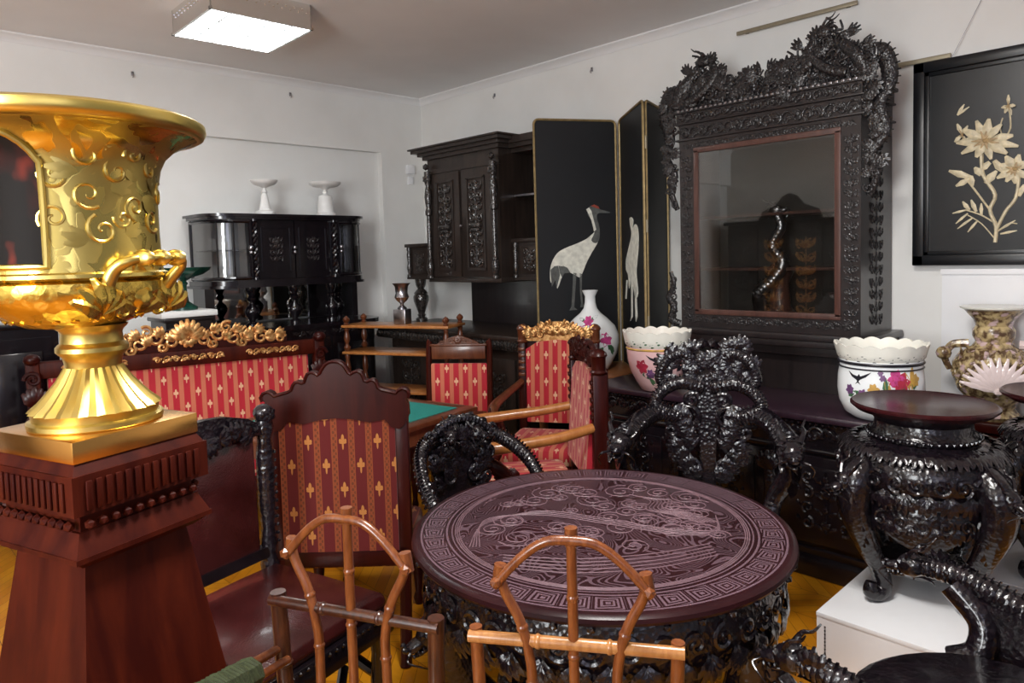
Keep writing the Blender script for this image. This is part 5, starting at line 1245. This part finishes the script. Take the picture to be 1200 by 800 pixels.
# ------------------------------------------------------------------ white plinth boxes and round stands
def plinth_box(label, x0, x1, y0, y1, h, marks):
    t = thing('plinth_box', label, 'plinth', ((x0+x1)/2, (y0+y1)/2, 0), 0, None)
    a, b = (x1-x0)/2, (y1-y0)/2
    bm = B(); bx(bm, -a, a, -b, b, 0, h-.018); obj('body', bm, 'whitewood', t)
    bm = B(); bx(bm, -a-.002, a+.002, -b-.002, b+.002, h-.018, h, I4, .002); obj('top', bm, 'whitewood', t)
    if marks:
        bm = B()
        for k in range(26): bx(bm, -a-.0012, -a+.001, b-.034, b-.028, h-.05-.0048*k-.003*(k % 3 == 0), h-.05-.0048*k+.002)
        obj('printed_mark', bm, 'vblk', t)
plinth_box('white plinth box under the round-topped carved stand', 2.64, 3.36, .50, 1.11, .22, True)
plinth_box('white plinth box under the second carved stand at the right edge', 3.375, 4.02, -.05, .715, .22, False)
def stand(label, loc, topr, rz, sc=1.0):
    t = thing('carved_stand', label, 'stand', loc, rz); t.scale = (1, 1, 1.05)
    bm = B(); lathe(bm, [(0, .690), (topr*.80, .690), (topr*.92, .698), (topr, .715), (topr, .722), (topr*.97, .728), (topr*.94, .725), (0, .722)], 56); obj('top', bm, 'polished', t)
    bm = B(); lathe(bm, [(.19, .60), (.195, .61), (.175, .63), (.17, .66), (.19, .69)], 40)
    for k in range(48): ball(bm, (.197*math.cos(k*PI/24), .197*math.sin(k*PI/24), .612), .0085, I4, 1)
    obj('neck', bm, 'ebony', t)
    bm = B(); lathe(bm, [(.18, .60), (.24, .585), (.285, .54), (.30, .49), (.28, .43), (.24, .40), (.18, .40)], 48)
    for k in range(26):
        a = k*2*PI/26; spray(bm, on_lathe(a, .235, .592, .95) @ RZ(PI), .085, 4, 1.0, .17); scroll(bm, on_lathe(a, .30, .49) @ RZ(k), .034, 1.3, .009, 1 if k % 2 else -1); spray(bm, on_lathe(a+.1, .285, .45) @ RZ(PI), .07, 5, 1.6, .2)
    obj('carved_bowl', bm, 'ebony', t)
    bm = B(); lathe(bm, [(.20, .40), (.262, .40), (.275, .37), (.268, .31), (.25, .27), (.235, .275), (.24, .33), (.20, .39)], 64, I4, lambda r, z, a: (r, z+(.030*math.cos(a*4) if z < .30 else 0)))
    for k in range(24):
        a = k*2*PI/24; scroll(bm, on_lathe(a, .272, .345) @ RZ(k*1.1), .030, 1.3, .008, 1 if k % 2 else -1); spray(bm, on_lathe(a+.12, .268, .34) @ RZ(PI), .06, 4, 1.4, .2)
    obj('carved_apron', bm, 'ebony', t)
    for k in range(4):
        bm = B(); mt = RZ(k*PI/2)
        tube(bm, smooth([(.26, 0, .52), (.32, 0, .46), (.325, 0, .36), (.27, 0, .23), (.205, 0, .12), (.185, 0, .055), (.21, 0, .028), (.245, 0, .042), (.242, 0, .075)], 6), [.05, .065, .055, .042, .032, .032, .032, .03, .02], 12, mt)
        obj('leg', bm, 'ebony', t)
        bm = B(); dragon_head(bm, mt @ T(.36, 0, .47) @ RY(.3), .042)
        for q in range(4): spray(bm, mt @ T(.355-.02*q, 0, .44-.05*q) @ RZ(PI/2) @ FRONT @ RZ(PI), .08, 5, 1.6)
        obj('mask', bm, 'ebony', t)
    bm = B(); lathe(bm, [(0, .10), (.15, .10), (.165, .115), (.15, .13), (0, .13)], 32)
    for k in range(4): tube(bm, [(.14, 0, .115), (.205, 0, .115)], .02, 8, RZ(k*PI/2))
    obj('shelf_stretcher', bm, 'ebony', t)
    return t
stand('carved black stand with round polished top on the white plinth box', (3.07, .875, .22), .258, R(152))
stand('second carved black stand, cut by the right edge of the photo', (3.62, .46, .22), .30, R(140)).scale = (.9, .9, 1.05)
# ------------------------------------------------------------------ bamboo chairs
def node_tube(bm, pts, r, dens=6, knots=.11, mt=I4):
    P = smooth(pts, dens) if len(pts) > 2 else [Vector(pts[0]).lerp(Vector(pts[1]), i/12) for i in range(13)]
    tube(bm, P, r, 10, mt)
    acc = 0; last = P[0]
    for i in range(1, len(P)-1):
        acc += (P[i]-last).length; last = P[i]
        if acc > knots:
            acc = 0; d = (P[i+1]-P[i-1]).normalized()*.004
            tube(bm, [P[i]-d*1.5, P[i]-d*.5, P[i]+d*.5, P[i]+d*1.5], [r*.98, r*1.2, r*1.2, r*.98], 10, mt)
def bamboo_chair(label, pl, pr, mats, arms):
    ZR = .93; a, b = at(*pl, z=ZR), at(*pr, z=ZR); u = (b-a); w = u.length/2; u.normalize(); c = (a+b)/2; f = Vector((u.y, -u.x, 0))
    if f.dot(c) > 0: f = -f
    t = thing('bamboo_chair', label, 'chair', (c.x, c.y, 0), face(f.x, f.y), 'bamboo chairs in the foreground'); sc = (1.6-ZR)/(1.6-.83); w /= sc
    m1, m2, m3 = mats
    bm = B(); node_tube(bm, [(-w-.012, 0, .83), (w+.012, 0, .83)], .0125); obj('top_rail', bm, m2, t)
    for s in (-1, 1):
        bm = B(); node_tube(bm, [(s*w, .012, .845), (s*(w-.01), .02, .45), (s*(w-.005), .05, 0)], .0135 if m3 != 'bamboodark' else .018); obj('back_post', bm, m3, t)
        bm = B(); node_tube(bm, [(s*.145, -.004, .965), (s*.135, -.004, .93), (s*.105, -.004, .87), (s*.088, -.004, .80), (s*.085, 0, .72), (s*.09, 0, .45)], .0105); obj('side_rod', bm, m1, t)
        bm = B(); tube(bm, smooth([(s*.0, -.012, 1.045), (s*.05, -.014, 1.04), (s*.10, -.014, 1.005), (s*.155, -.014, .945)], 6), .0095, 10); obj('arch', bm, m1, t)
        bm = B(); node_tube(bm, [(s*(w-.01), -.40, .45), (s*(w-.005), -.42, 0)], .013); obj('front_leg', bm, m1, t)
        bm = B(); tube(bm, [(s*.148, -.004, .945), (s*.142, -.004, .985)], .0135, 10); ball(bm, (s*.150, -.022, .955), .012, I4, 1); obj('joint', bm, m1, t)
        if arms == 0 or s < 0:
            bm = B(); z_ = .705 if arms else .62; zf = z_+.075 if arms else z_
            node_tube(bm, [(s*(w-.002), .0, z_+.01), (s*w, -.42, zf)], .0105); node_tube(bm, [(s*(w-.028), .0, z_-.01), (s*(w-.025), -.42, zf-.02)], .0095); node_tube(bm, [(s*(w-.005), -.40, zf), (s*(w-.01), -.41, .45)], .0105); ar = obj('arm', bm, m2 if arms == 0 else 'bamboo', t)
            if arms:
                bm = B()
                for q in range(30): tube(bm, [(s*(w-.013)+.032*math.cos(i*PI/4), -.105-.0075*q+.004*math.sin(i*PI/4+q), z_+.015+.0014*q+.028*math.sin(i*PI/4)) for i in range(8)], .0065, 6, I4, 1, True)
                obj('cord_binding', bm, 'cord', ar)
    bm = B(); node_tube(bm, [(0, 0, 1.062), (0, .002, .75), (0, .004, .45)], .0105); tube(bm, [(0, 0, 1.03), (0, 0, 1.066)], .013, 10); obj('centre_rod', bm, m1, t)
    bm = B(); bx(bm, -w+.01, w-.01, -.42, .02, .435, .455, I4, .006); obj('seat', bm, 'bamboopale', t)
    bm = B()
    for s in (-1, 1): node_tube(bm, [(s*(w-.008), .02, .44), (s*(w-.008), -.43, .44)], .013)
    for q in (.015, -.41): node_tube(bm, [(-w, q, .44), (w, q, .44)], .013)
    obj('seat_frame', bm, m1, t)
    zs_ = ZR+(.45-.83)*sc
    for o in t.children_recursive:                       # final proportions of the tall, slim chair
        for v in o.data.vertices:
            v.co.x *= sc; v.co.y *= sc
            v.co.z = ZR+(v.co.z-.83)*sc if v.co.z > .45 else v.co.z*zs_/.45
    return t
bamboo_chair('bamboo chair with arched back in front of the engraved round table', (556, 745), (795, 765), ('bamboo', 'bamboopale', 'bamboo'), 0)
bamboo_chair('darker bamboo chair with green cord binding in front of the leather seat', (322, 703), (508, 735), ('bamboo', 'bamboodark', 'bamboodark'), 1)
